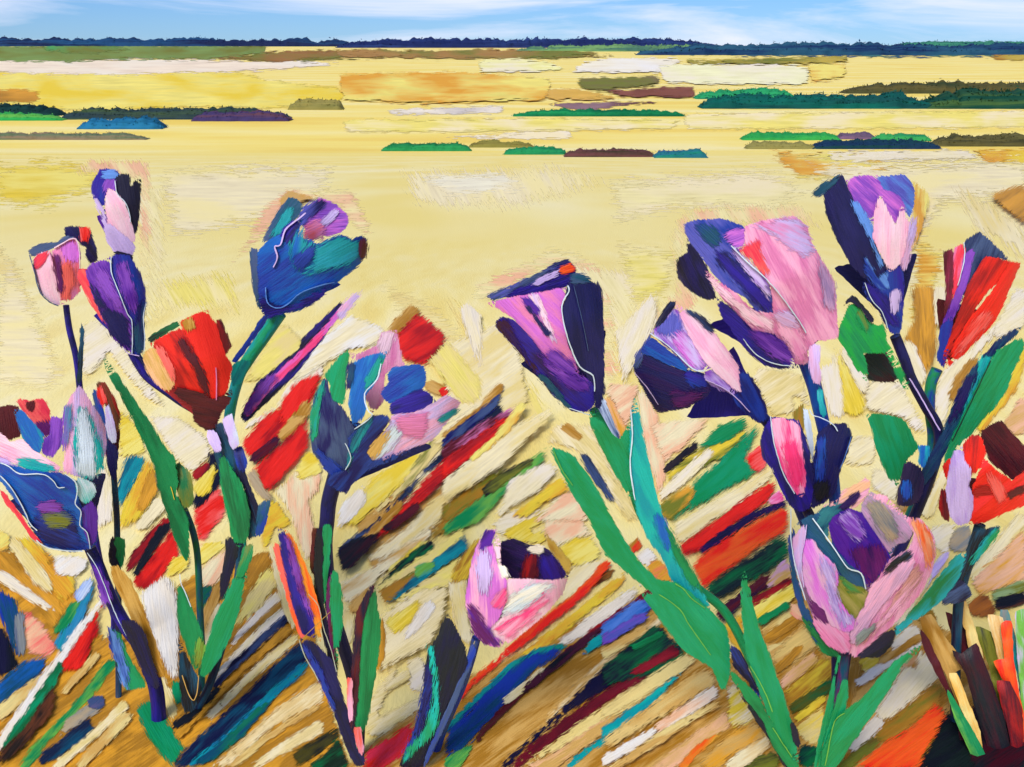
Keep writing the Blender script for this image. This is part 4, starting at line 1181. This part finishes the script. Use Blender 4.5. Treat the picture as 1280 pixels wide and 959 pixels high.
>petal plum/grape A 640 620 840 590 890 690 860 760 780 850 740 800
>petal grape/dnavy A 580 372 700 265 715 290 620 375
>petal violet/lilac A 560 430 640 380 700 440 760 540 700 580 620 500
petal 25,60,130/dteal A 270 560 310 480 300 640 320 780 370 960 430 1080 500 1190 560 1250 440 1200 350 1010 300 840
>petal dgreen/green A 340 1000 430 1110 520 1210 600 1250 580 1290 480 1260 400 1130
petal pink/rose A 770 290 860 290 1000 430 1090 440 1160 540 1175 650 1150 760 1080 900 960 1040 800 1190 690 1290 640 1260 650 1150 720 1000 770 900 900 690 1020 620 1050 520 1000 440 880 350
>petal peach/orange A 1020 440 1100 450 1165 560 1170 660 1130 760 1100 640
>petal 205,140,135/pink A 1060 700 1100 800 960 980 740 1200 690 1200 860 1020
petal 150,140,76/olive A 540 760 650 830 760 880 780 900 740 990 690 1070 600 1020 550 900
>petal green/olive A 570 770 660 800 740 860 750 890 650 890 620 830
petal lilac/mauve A 300 560 390 450 385 560 360 680 355 870 310 700
petal 25,75,120/dteal A 320 470 400 420 480 400 440 450 500 560 640 720 740 790 740 860 660 830 560 730 470 620 390 570 380 480
petal mauve/pink A 780 850 850 800 960 720 1030 640 1050 700 1000 800 930 880 850 960 780 1060 740 1150 690 1210 650 1200 660 1110 740 980
>petal black/slate A 880 720 1030 620 1030 680 960 700 860 790
>petal grey/140,150,150 A 700 1150 820 1080 760 1160 690 1215
petal rose/mauve A 420 950 480 1020 560 1090 640 1130 655 1250 600 1260 500 1200 430 1080
>petal plum A 400 930 500 1000 520 1080 440 1040
petal magenta/mauve A 370 570 420 560 470 640 560 720 580 800 560 900 640 1020 700 1080 650 1130 620 1130 540 1090 460 1000 400 900 360 780
>petal 150,125,200/lilac A 460 650 560 740 560 860 600 1000 680 1060 620 1110 540 1000 500 850
vein ice 2.2 A 290 370 288 560 320 740 380 940
vein ice 2.2 A 420 430 500 540 570 640 640 740 720 770 750 870
vein lilac 1.6 A 385 470 375 560 350 700 370 860
stem plum/dteal 14-16 C 620 510 600 700 560 900 520 1100 500 1240
leaf green/emerald F 490 320 530 110 540 120 500 300 480 620 410 780 365 970 345 965 400 700
leaf green/emerald F 570 290 600 300 590 500 560 580 480 660 410 960 370 965 440 700
leaf dnavy/black C 960 340 940 440 860 540 730 540 690 540 800 450 880 380
leaf teal/dgreen D 860 300 840 380 780 520 660 660 480 790 340 900 300 940 340 850 430 760 540 630 700 420 790 320
leaf green/emerald E 590 140 570 190 470 270 380 430 280 580 120 810 40 940 -80 1000 -60 850 0 700 60 600 200 500 300 380 420 250
vein lgreen 2 F 580 550 510 600 480 700 450 850 430 950
T 0.73 maroon | red tulip with one lilac petal and a dark maroon inside | red tulip with one lilac petal | B 960 960 1040 300
back maroon/dmaroon B 940 310 1060 230 1120 210 1160 270 1279 400 1330 460 1330 560 1279 580 1200 640 1100 560 1020 480 990 380
petal dred/red B 840 380 900 320 960 320 1000 440 960 540 900 620 860 590 840 500
petal red/240,44,50 B 990 480 1060 560 1190 650 1279 580 1340 560 1340 800 1279 820 1150 870 1000 940 880 960 890 860 910 700 960 560
>petal dred B 900 720 1000 680 1060 750 980 740 920 760
>petal maroon B 1150 740 1279 680 1279 730 1160 770
>petal coral/red B 1000 560 1080 620 1160 760 1100 820 1040 700
petal red B 690 540 755 475 735 570 720 640
petal dred/maroon B 680 700 720 720 735 940 700 930 660 840
petal lilac/165,130,205 B 770 440 830 390 840 500 900 570 870 680 910 760 900 860 880 950 800 970 740 900 715 700 740 540
stem dteal/dnavy 15-14 D 960 90 900 300 840 480 800 700 780 1200 780 1600
leaf dteal/black D 900 150 1000 130 1110 100 1060 180 960 320 860 440 830 480 900 600 850 640 800 500 860 300
>leaf green/teal D 1000 200 1110 100 1060 200 900 390 880 380
leaf dnavy/slate D 820 480 900 600 850 650 770 660 680 680 700 600 760 540
""")
make_stalks("""
maroon/dmaroon 0.725 E 760 -80 860 -20 960 180 1040 360 1100 560 1000 460 900 280 820 120 | broad maroon dry stalk leaning behind a blackish one
straw/tan 0.715 D 780 560 830 600 900 800 940 930 980 1060 930 1080 860 860 780 640 | straw coloured dry stalk between the brown patch and the maroon stalk
tan/ochre 0.712 E 590 -40 660 -60 760 110 850 220 900 300 860 290 780 320 700 200 640 110 | tan frayed stalk next to a thin maroon one
maroon/dmaroon 0.706 E 590 40 640 110 720 290 790 470 860 640 830 640 770 450 700 330 620 170 | thin maroon stalk beside the cream patch
black/dmaroon 0.70 E 800 180 860 210 960 130 1060 400 1150 650 1200 960 1060 960 1040 800 960 560 900 330 | thick blackish stalk bundle standing beside the green blade
straw/amber 0.694 E 780 330 830 330 900 520 960 660 960 720 920 680 850 520 | short straw coloured stalk in front of the blackish bundle
green/lgreen 0.69 E 770 440 830 540 900 660 960 760 1060 965 980 965 900 800 820 620 | bright green narrow blade in front of the blackish bundle
olive/black 0.72 E 960 20 1060 60 1090 220 1100 400 1060 300 1000 150 | dull olive stalk beside the cream and orange one
cream/tan 0.715 E 1040 -60 1130 -40 1190 200 1200 330 1130 300 1120 240 | cream stalk with an orange one crossing below it
orange/red 0.705 E 1130 0 1190 -20 1200 230 1230 410 1220 480 1180 430 1080 250 1160 240 | orange stalk below the cream one
dred/maroon 0.70 E 1100 380 1180 390 1260 560 1270 800 1260 930 1220 900 1180 700 1130 520 | dark red stalk beside the thick blackish bundle
lgreen/lilac 0.71 E 1225 -80 1300 -100 1300 600 1270 500 1240 200 | pale green and lilac stalk behind the dark red one
teal/grey 0.72 E 1120 -90 1170 -90 1190 80 1160 60 | short teal grey stalk tip beside the orange stalk
""")

# ------------------------------------------------------------------ straw and fallen leaves on the bank
make_blades("""
ochre/amber Z -320 760 -200 700 60 690 130 800 240 720 330 690 390 740 400 840 440 975 -320 975
ochre/tan Z 420 970 520 880 600 840 720 780 810 740 860 800 930 830 970 900 1010 975
ochre/tan Z 930 740 1000 700 1060 740 1190 790 1400 800 1500 975 1000 975 960 860
tan/ochre Z 440 640 560 560 600 580 520 690 470 720
cream/straw Z 560 430 640 400 660 500 560 600 480 660 560 520
cream/pale i 140 0 320 10 500 130 560 230 430 380 310 270
cream/pale b 560 330 680 330 860 560 960 720 1100 900 960 820 720 520 640 640 550 720
yellow/lemon c 800 170 940 330 960 460 800 490
teal/dteal c 840 500 960 480 930 600 790 820 780 730
yellow/amber c 990 480 1020 560 1040 720 930 900 790 960 800 850 930 600
amber/ochre c 1010 560 1040 700 940 860 920 800
cream c 1060 750 1100 820 960 960 900 960
cream/pale c 660 580 700 540 740 660 740 900 640 960 650 800
dred/maroon d 1110 30 1140 50 1000 220 850 400 840 350 980 160
red/dred d 1140 110 1200 280 1150 330 1020 490 930 520 880 460 1000 310
black d 1060 120 1140 70 900 420 880 430 960 290
yellow/lemon d 1160 310 1250 300 1240 360 1110 430
pale/white d 950 540 1080 450 1110 420 1180 560 1190 780 1150 950 1080 950 1000 750
amber/ochre d -20 250 60 260 220 460 380 570 420 640 360 800 330 780 240 620 120 540 -20 460
yellow/amber d 100 170 200 170 300 260 360 410 500 430 490 540 410 600 340 480 200 330
white/pale d 370 300 570 310 580 360 500 420 370 410
cream/straw d 40 180 100 180 330 430 340 540 230 470
pale/cream d -20 395 60 420 230 560 370 655 300 640 100 520 -20 450
lemon/amber d -20 120 60 170 40 240 -20 250
dteal/blue d -20 510 60 570 110 600 130 700 110 850 140 950 90 940 40 750 -20 640
peach/coral d 155 660 220 680 290 760 370 900 340 960 180 930
grey/slate d 110 700 150 660 160 950 130 950 105 850
dnavy/black e -20 30 20 40 60 130 110 280 -20 350
green/lgreen d 350 810 470 620 550 580 500 700 420 800
40,130,170/teal d 540 500 620 430 600 570 540 720 480 860 390 940 370 850 480 740 550 600
sky/ice d 500 560 560 480 600 440 590 520 520 600
red/dred d 690 600 640 720 650 790 600 860 590 960 540 1040 480 1050 420 1060 400 980 450 900 540 800
dteal/rblue e -20 390 170 250 330 220 270 330 140 430 -20 560
straw/tan e -20 560 140 440 300 330 250 420 100 560 -20 650
white/pale e -20 790 200 470 400 200 460 100 670 -160 690 -150 560 20 420 230 240 500 -10 860
dgreen/emerald e 400 250 415 260 360 400 200 640 60 800 0 850 0 840 200 560
34,24,18/brown e 350 420 360 500 330 600 100 860 -10 940 -10 870 180 690
tan/straw e 640 190 660 200 430 460 410 460
green/lgreen e 770 230 760 270 640 440 480 620 300 800 180 965 130 965 220 820 500 540 700 270
taupe/grey e 450 640 600 540 700 540 600 610 400 740
110,90,130/slate e 590 510 680 480 690 540 600 560
15,30,60/dteal e 270 880 400 780 520 680 600 620 620 720 440 850 330 910 240 940
straw/cream e 830 510 850 560 620 760 380 965 350 950 640 700
straw/tan e 890 610 540 965 510 965 560 880 820 590
emerald/green e 910 570 990 510 1040 540 1150 700 1220 830 1160 940 1080 880 970 720
straw/cream e 1000 170 1060 320 1130 450 1170 600 1140 640 1060 420
green/emerald e 1150 390 1200 400 1200 520 1180 530
lemon/straw g 1000 240 1060 250 1160 350 1150 420 1000 520 880 610 760 620 900 420
cream/pale g 760 940 1000 780 1100 610 1279 480 1290 560 1040 760 860 900
cream/white h 0 560 260 250 420 130 640 220 590 330 400 350 200 480 60 560
red/dred g 1290 570 1250 670 1180 790 1100 853 1010 990 860 1110 800 1130 760 1040 910 850 1050 790 1150 640
red h -40 700 60 580 230 500 130 700 0 840 -60 860
ochre/tan h 0 860 130 690 150 750 60 880 0 940
ochre/tan i 1090 20 1190 0 1120 110 1020 160 1000 120
red/dred i 1190 20 1200 210 960 480 900 500 830 360 900 290 1100 110
dnavy/maroon i 1000 140 1010 170 840 310 800 290
taupe/ochre i 800 400 840 360 900 490 960 540 930 560 860 500
red/coral i 440 610 600 470 640 560 650 640 480 860 460 800
dnavy/black i 540 260 610 240 610 460 440 620 440 540 560 420
dred/maroon i 440 390 530 310 545 335 440 430
yellow/lemon i 430 480 600 310 550 420 540 500 480 530
cream/peach i 980 500 1060 440 1190 270 1279 300 1290 450 1200 560 1250 800 1230 960 1180 960 1090 660
yellow/lemon i 1180 240 1220 240 1279 330 1279 370 1150 420 1120 400
yellow/amber i 960 560 1000 600 1080 720 1040 740 980 720 900 900 900 800
yellow/lemon j 480 60 520 0 650 0 480 140
cream/peach j 650 30 640 180 580 260 500 280 480 180
dteal/dgreen j 480 290 600 290 500 480
ochre/tan j 580 280 615 260 600 380 520 520 480 700 490 500
cream/tan j 630 380 580 490 520 700 510 620 540 520
white/pale j 80 340 230 220 300 330 330 400 330 880 290 900 220 740 150 560
ochre/amber j 820 100 930 50 950 130 850 260 780 290
straw/lemon j 960 140 1000 250 860 440 700 560 780 400 880 230
cream/pale j 1010 300 1020 370 780 600 690 700 720 620
ochre/tan j 1020 380 1040 420 760 660 640 780 600 800 780 610
cream/pale j 1030 430 1060 460 780 720 560 930 530 955 640 810 850 590
slate/dnavy j 1050 480 1068 500 900 650 700 830 590 950 560 950 720 780 900 610
cream/straw m -10 100 20 180 100 440 160 640 150 680 90 560 40 380
amber/ochre k 1050 10 1090 40 780 300 560 520 400 700 330 760 310 700 480 530 700 350
cream/straw k 1130 60 1120 110 780 400 550 630 520 620 700 440 900 240
10,20,60/dteal k 1140 110 1180 180 1190 250 1040 400 860 560 660 740 480 900 360 965 300 940 440 780 700 540 920 330
0,110,150/teal k 1190 240 1190 290 960 500 720 740 480 930 400 940 640 760 900 500
0,105,80/dteal k 960 510 760 740 560 900 430 950 620 800 860 570
black k 430 580 510 500 620 400 600 440 400 640 300 700 310 660
225,195,130/cream k 1290 380 1290 520 960 680 640 965 570 950 800 740 1000 560
tan/straw k 1290 540 960 740 700 955 680 950 900 760 1200 580
228,205,140/cream k 1290 640 1290 720 1000 870 840 965 810 960 1060 780
70,65,20/black n 330 690 340 740 200 860 60 940 30 870 180 780
20,40,25/dgreen n 330 760 380 900 400 970 120 970 260 860
lemon/yellow l 500 500 560 420 850 230 900 300 800 420 640 560 430 740 360 720
pale/white l 360 600 500 470 520 560 420 680 330 750
straw/olive l 970 150 1130 60 1140 20 1200 0 1000 220 820 430 560 660 760 470
cream/straw h 950 930 1050 860 1279 720 1279 800 1180 900 1000 1000
15,25,50/slate l 1290 10 1290 60 1100 230 900 380 760 560 640 640 480 830 370 940 340 880 560 730 700 590 1000 280 1130 130
ochre/tan r -10 310 100 220 240 50 270 70 130 240 -10 340
slate/navy r -10 350 180 180 260 120 170 240 60 320 -10 400
maroon/rose r -10 400 170 290 350 205 335 240 130 370 -10 480
dred/red l 1290 100 1290 190 1180 300 900 560 760 690 600 800 500 850 620 720 800 560 1000 330
dred/red r -10 480 140 390 330 250 280 350 150 460 -10 600
maroon/black l 860 580 880 610 700 740 620 760 760 660
ochre/tan l 480 840 620 710 720 600 760 560 740 620 600 760
black/dnavy l 340 880 480 810 600 790 480 900 420 960 340 960
black/dmaroon m 450 150 600 90 740 30 620 160 520 260 470 300
cream/straw l 1290 270 1290 440 1000 700 800 860 620 960 500 960 780 750 900 620
ochre/olive l 1290 460 1290 580 1120 720 950 830 960 770 1100 620
ochre/olive r -10 790 250 610 260 640 140 780 -10 900
lgreen/green r 540 480 540 550 300 740 100 960 -10 980 -10 930 140 800 300 690
black/olive r 460 550 440 580 320 660 200 760 140 800 130 760 240 660
cream/tan m 450 380 700 250 1050 0 1090 0 900 200 690 330 660 400 510 520 460 420
lemon/yellow m 800 260 1000 100 1030 90 900 220 820 300 780 290
black/dgreen m 1060 80 1060 140 900 250 800 340 700 400 780 320 900 200
lemon/straw m 1279 0 1279 50 1130 200 960 290 720 420 700 400 900 260 1060 160
ochre/olive m 720 430 960 290 900 380 760 490
teal/dteal m 1290 60 1290 140 1130 250 900 420 760 500 860 420 1000 280
lgreen/teal m 960 260 1080 230 1060 290 960 330
lemon/straw m 730 550 900 440 1279 190 1279 250 1180 380 1000 420
232,212,150/cream m 730 580 1000 410 1170 390 1140 560 1100 680 1040 780 900 850 760 920 700 940 720 760
pale/white m 1060 480 1080 530 960 680 880 740 960 600
yellow/lemon m 760 620 1000 480 900 640 820 700
ochre/tan m 510 530 660 390 600 520 560 560
cream/straw m 470 560 540 560 520 760 480 790 460 700
amber/ochre m 720 600 745 700 735 860 700 940 690 960 715 760
232,210,150/cream m 1180 400 1290 260 1290 700 1220 620
cream/pale n 800 240 900 230 925 440 850 440 800 400
straw/cream n 520 600 560 500 640 380 700 280 730 290 680 420 620 520 600 620 870 500 890 560 600 750 520 720
straw/cream n 680 400 800 310 810 350 640 450
red/crimson n 850 640 850 690 780 850 640 970 490 970 520 850 700 740
cream/straw o 10 480 100 380 110 600 150 780 160 860 100 880 60 720
ochre/yellow o 180 200 220 180 160 320 130 440 20 470 60 360
cream/pale o 290 100 400 0 640 0 500 100 360 150
yellow/lemon o 370 150 480 80 640 0 660 20 540 140 640 130 640 210 440 180
cream/peach o 660 0 860 0 960 160 830 180 730 240 640 130
yellow/lemon o 740 240 830 180 960 170 1020 290 960 330 850 370
200,160,60/ochre o 640 140 660 170 825 360 790 410 700 260
cream/straw o 830 370 890 360 1040 310 1060 330 960 430 820 560 720 640 700 600 790 450
ochre/brown o 1100 380 1080 420 960 490 940 480
yellow/amber o 1180 400 1150 480 900 680 700 860 560 960 480 960 720 770 960 580
red/orange o 1060 320 1075 350 950 500 780 660 640 760 480 890 380 960 300 1030 150 1160 70 1260 100 1180 340 970 560 760 720 650 900 500
pale/white o 1279 480 1200 590 1000 770 800 870 730 880 960 690
maroon/dred o 1290 550 1200 650 980 810 800 960 760 960 960 790
20,130,170/peri o 1290 600 1290 680 1000 860 900 950 950 880 1140 720
0,135,120/teal p 800 140 600 210 400 330 140 560 -10 730 -10 690 180 500 420 270 620 165
5,70,110/blue p 800 150 700 220 560 320 440 480 240 680 120 820 -10 890 -10 720 160 560 380 330 560 200
lgreen/green p -10 900 120 830 170 800 60 965 -10 965
80,40,30/maroon p 640 330 300 650 180 790 240 700 420 510
cream/straw p 660 285 640 320 400 520 355 525 480 420
70,15,40/black p 1060 0 900 140 700 300 520 450 490 450 800 170
teal/aqua p 1140 0 1230 0 1060 100 900 200 960 110
tan/cream p 1290 30 1290 70 1000 320 660 650 640 640 900 370 1180 110
20,12,45/dnavy p 1290 90 1290 270 1060 430 800 580 600 760 440 890 420 965 330 965 500 810 640 680 900 430 1140 200
110,12,30/maroon p 1290 270 1290 400 1080 500 800 720 600 850 450 965 400 965 560 800 880 560
225,200,120/straw p 1290 420 1290 490 1140 600 900 740 740 830 480 965 620 860 900 650
tan/peach p 1140 570 1060 700 860 850 700 965 520 965 780 820
aqua/teal p 1290 540 1290 620 1100 740 940 850 780 965 860 880 1000 780
cream/straw r -10 620 330 330 560 230 600 260 400 440 250 600 -10 760
cream/pale r 300 700 560 570 620 620 500 760 330 860 200 960 260 840
lemon/amber r 380 180 410 190 300 350 60 560 40 560 220 400
straw/cream r 560 440 600 330 760 330 850 340 1000 660 1130 880 1150 960 1080 960 900 640 760 500 640 450
cream/peach r 640 800 720 780 840 940 820 960 460 960
yellow/amber r 640 680 690 760 500 850 420 930 330 930 500 800
tan/ochre r 700 320 790 420 740 400 650 350
slate/black r 780 520 830 550 940 740 1000 840 960 800 850 660
amber/peach r 940 140 980 150 1080 350 1040 410
slate/ice r 890 140 930 180 980 300 1035 425 990 390 920 260
peach/cream r 980 60 1160 60 1120 180 1100 300 1070 330 990 150 940 130
cream/peach r 1150 110 1200 100 1279 230 1340 500 1340 690 1310 830 1260 660 1210 440
cream/peach u 180 60 590 0 500 90 400 200 270 310 220 170
50,35,40/black u 490 170 470 220 280 380 270 350 400 240
yellow/olive u 480 240 700 140 830 100 680 260 520 330 430 370 290 430 280 400 420 290
green/emerald u 830 20 800 70 700 150 480 230 540 180 640 70
emerald/green u 880 60 890 110 840 200 800 300 900 370 700 470 480 600 300 700 340 640 430 560 470 440 600 330 700 230
cream/pale u 250 560 240 510 560 220 600 240 480 370
amber/olive u 260 570 440 460 480 490 400 600 300 690 250 650
red/coral u 820 280 920 190 940 320 890 370
cream/straw u 340 720 600 570 980 350 1000 390 760 600 600 690 380 850 350 820
red/dred u 360 870 600 710 780 570 990 430 1010 480 950 570 700 740 520 880 400 930
dnavy/grape u 1080 560 1070 590 900 660 700 790 560 890 500 910 600 820 860 650
hotpink/pink u 1030 500 1060 550 960 580
orange/red v 1080 -140 1095 -60 1070 20 880 130 700 270 540 400 460 260 500 190 700 60 900 -60
12,30,35/dgreen v 1070 30 1100 180 960 290 800 370 640 470 560 440 540 400 700 280 900 150
maroon/dnavy v 970 290 950 390 800 480 670 630 610 550 800 420
tan/mauve v 1080 210 1120 320 960 390 950 370
dred/maroon v 1130 330 1110 370 860 520 840 490 960 420
yellow/lemon v 1140 370 1140 460 900 610 880 590 860 530 1000 450
yellow/amber v 670 650 780 580 790 720 800 800 700 720
amber/yellow v 700 700 790 690 830 900 800 880
green v 1110 490 1080 530 900 640 890 620
tan/straw v 1150 510 1160 570 940 720 910 680
ochre/amber v 1190 600 1000 740 950 760 930 720 1160 570
215,185,110/tan v 1230 640 1290 700 1290 800 1020 960 970 830 1060 760
sky/rblue v -10 560 120 470 170 540 90 620 -10 680
peri/violet v -10 640 150 560 160 590 -10 695
pale/white v 90 190 160 140 210 200 150 250
red/ochre v 30 150 90 70 110 110 50 160
amber/coral v 200 200 260 250 320 350 220 340 170 280
15,25,40/dgreen v 200 640 280 700 420 830 240 965 -10 965 -10 850
140,20,35/maroon v 340 780 360 830 100 965 40 965
dgreen/green v 260 690 220 730 60 810 50 800
tan/straw v 140 660 150 680 -10 790 -10 730
225,200,125/straw w 420 190 480 240 260 400 -10 560 -10 480 240 310
aqua/teal w 380 320 300 410 120 580 -10 680 -10 620 180 480
222,190,115/tan w 490 310 580 300 610 400 400 530 200 640 -10 770 -10 690 300 450
peach/pale w 590 420 630 440 620 480 400 620 220 720 190 690 400 550
pale/white w 200 700 220 715 60 830 -10 860 -10 810
tan/straw w 640 510 640 530 400 670 240 790 -10 930 -10 915 300 690
peach/tan w 680 580 710 690 640 720 460 850 340 965 160 965 400 790 620 620
amber/orange w 640 730 460 880 400 965 360 965 480 830
yellow/pale w 700 380 740 400 870 630 790 670 720 680 700 560
tan/amber w 880 650 940 750 860 800 700 880 640 965 480 965 600 830 720 720
cream/tan w 940 750 980 790 900 880 780 965 650 965 780 850
olive/black w 1000 850 1040 920 960 965 800 965 900 890
tan/straw v 1050 770 1060 830 1000 890 960 850 960 800
218,185,105/tan C 340 310 470 500 400 480 200 620 160 600 140 540
ochre/amber C 330 460 300 520 170 650 160 610
peach/tan C 410 510 440 560 300 680 210 750 190 700
yellow/ochre C 450 560 540 560 550 660 380 770 240 880 210 790
80,85,20/dgreen C 540 680 540 760 280 920 250 870
yellow/amber F 430 420 420 460 220 610 205 590
straw/yellow F 430 490 420 620 370 800 250 740 210 650
5,50,50/dgreen F 240 800 370 820 350 965 240 930
peach/coral C 260 190 330 230 350 290 310 270 270 250
cream/pale E 560 0 590 70 400 180 410 110
yellow/cream E 180 240 300 230 340 260 220 320
tan/ochre E 90 270 200 260 110 560 90 540
pale/white E 620 110 590 130 200 400 160 400 160 380 400 220
ochre/tan E 600 60 600 90 340 260 300 260
peach/ochre E 570 200 560 300 470 290 500 250
cream/pale E 470 290 560 300 580 180 640 200 720 350 600 460 340 660 280 580 380 460
ochre/olive E 720 370 740 520 560 640 380 800 300 770 270 690 440 600
pale/white E 300 600 340 660 160 850 110 830
olive/brown E 270 760 320 790 140 940 40 950
black/dmaroon Z 1195 900 1240 870 1295 850 1295 980 1150 980
10,25,25/black E 750 560 820 620 960 965 540 965 640 850
orange/red E 690 530 760 600 660 780 560 965 140 965 340 800 540 680
cream/straw D 1290 0 1290 100 940 520 870 450 1110 180 1230 20
peach/amber D 1290 120 1290 480 1100 560 960 600 900 500
140,165,110/olive D 1290 500 1290 570 1060 640 1050 590
165,95,30/brown D 870 660 980 600 1060 680 1060 760 900 740
brown/black D 1070 640 1290 590 1290 650 1090 710
cream/pale D 600 110 780 100 720 290 690 310 630 220
taupe/grey D 790 120 880 100 890 250 800 290 730 260
lilac/pale D 740 290 700 350 560 540 480 620 560 500 680 330
cream/straw D 600 430 580 500 370 830 335 825 480 620
ochre/olive D 510 790 600 700 640 800 560 800
ochre/amber y 530 0 690 0 690 430 640 560 600 540 480 330 560 200
cream/pale y 690 0 750 0 740 200 700 260 690 100
cream/pale y 480 350 540 380 620 580 590 650
cream/pale y 1080 260 1240 0 1290 30 1290 250 1080 340
cream/pale y 740 560 900 420 1080 260 1100 300 960 440 780 720 740 950 700 900 690 720
ochre/tan y 960 470 980 500 860 620 800 760 780 720 850 560
amber/yellow y 1290 340 1290 420 1220 680 1060 860 980 965 970 900 1170 700
peach/tan y 1290 700 1290 965 1200 965 1150 900
straw/cream z 100 190 300 210 460 250 520 480 480 480 400 400 380 560 240 570 180 480 90 300
ochre/olive z 400 560 480 480 470 700 430 640
cream/pale z 600 190 690 170 740 20 800 300 810 570 700 590 650 420
yellow/lemon z 740 60 900 320 960 460 950 560 810 570 790 330
cream/pale z 760 20 830 60 990 300 990 400 940 370
cream/pale z 1000 300 1240 300 1290 340 1290 600 1150 520 980 480
lemon/yellow z 1010 370 1180 420 1250 500 1150 500
cream/straw z 870 750 1040 740 1040 955 810 955
cream/pale B 190 560 320 580 360 700 340 800 170 680
taupe/ochre B 560 620 650 590 540 870 360 870 340 800
cream/straw B 700 560 735 570 600 910 520 900
cream/pale y 240 630 400 620 500 720 560 830 620 950 560 950 480 860 220 800 230 740
amber/ochre x 1090 200 1290 140 1290 360 1150 250
amber/lemon x 640 120 735 210 690 380 640 520 650 400 655 230
amber/tan f 590 160 640 112 760 140 840 130 700 160 620 230
ochre/tan h 670 220 820 60 880 110 720 270
red/dred h 720 260 870 110 1060 270 1000 360 900 460 760 420 720 330
lemon/straw h 940 430 1060 300 1279 560 1279 700 1160 720
pale/cream h 1150 90 1200 50 1279 130 1279 480
tan/ochre h 900 590 960 570 1060 620 1000 660
red h 1010 640 1060 620 1060 640 1020 655
cream/pale q 1010 560 1279 290 1279 500 1120 800 1060 900
""", TUL)
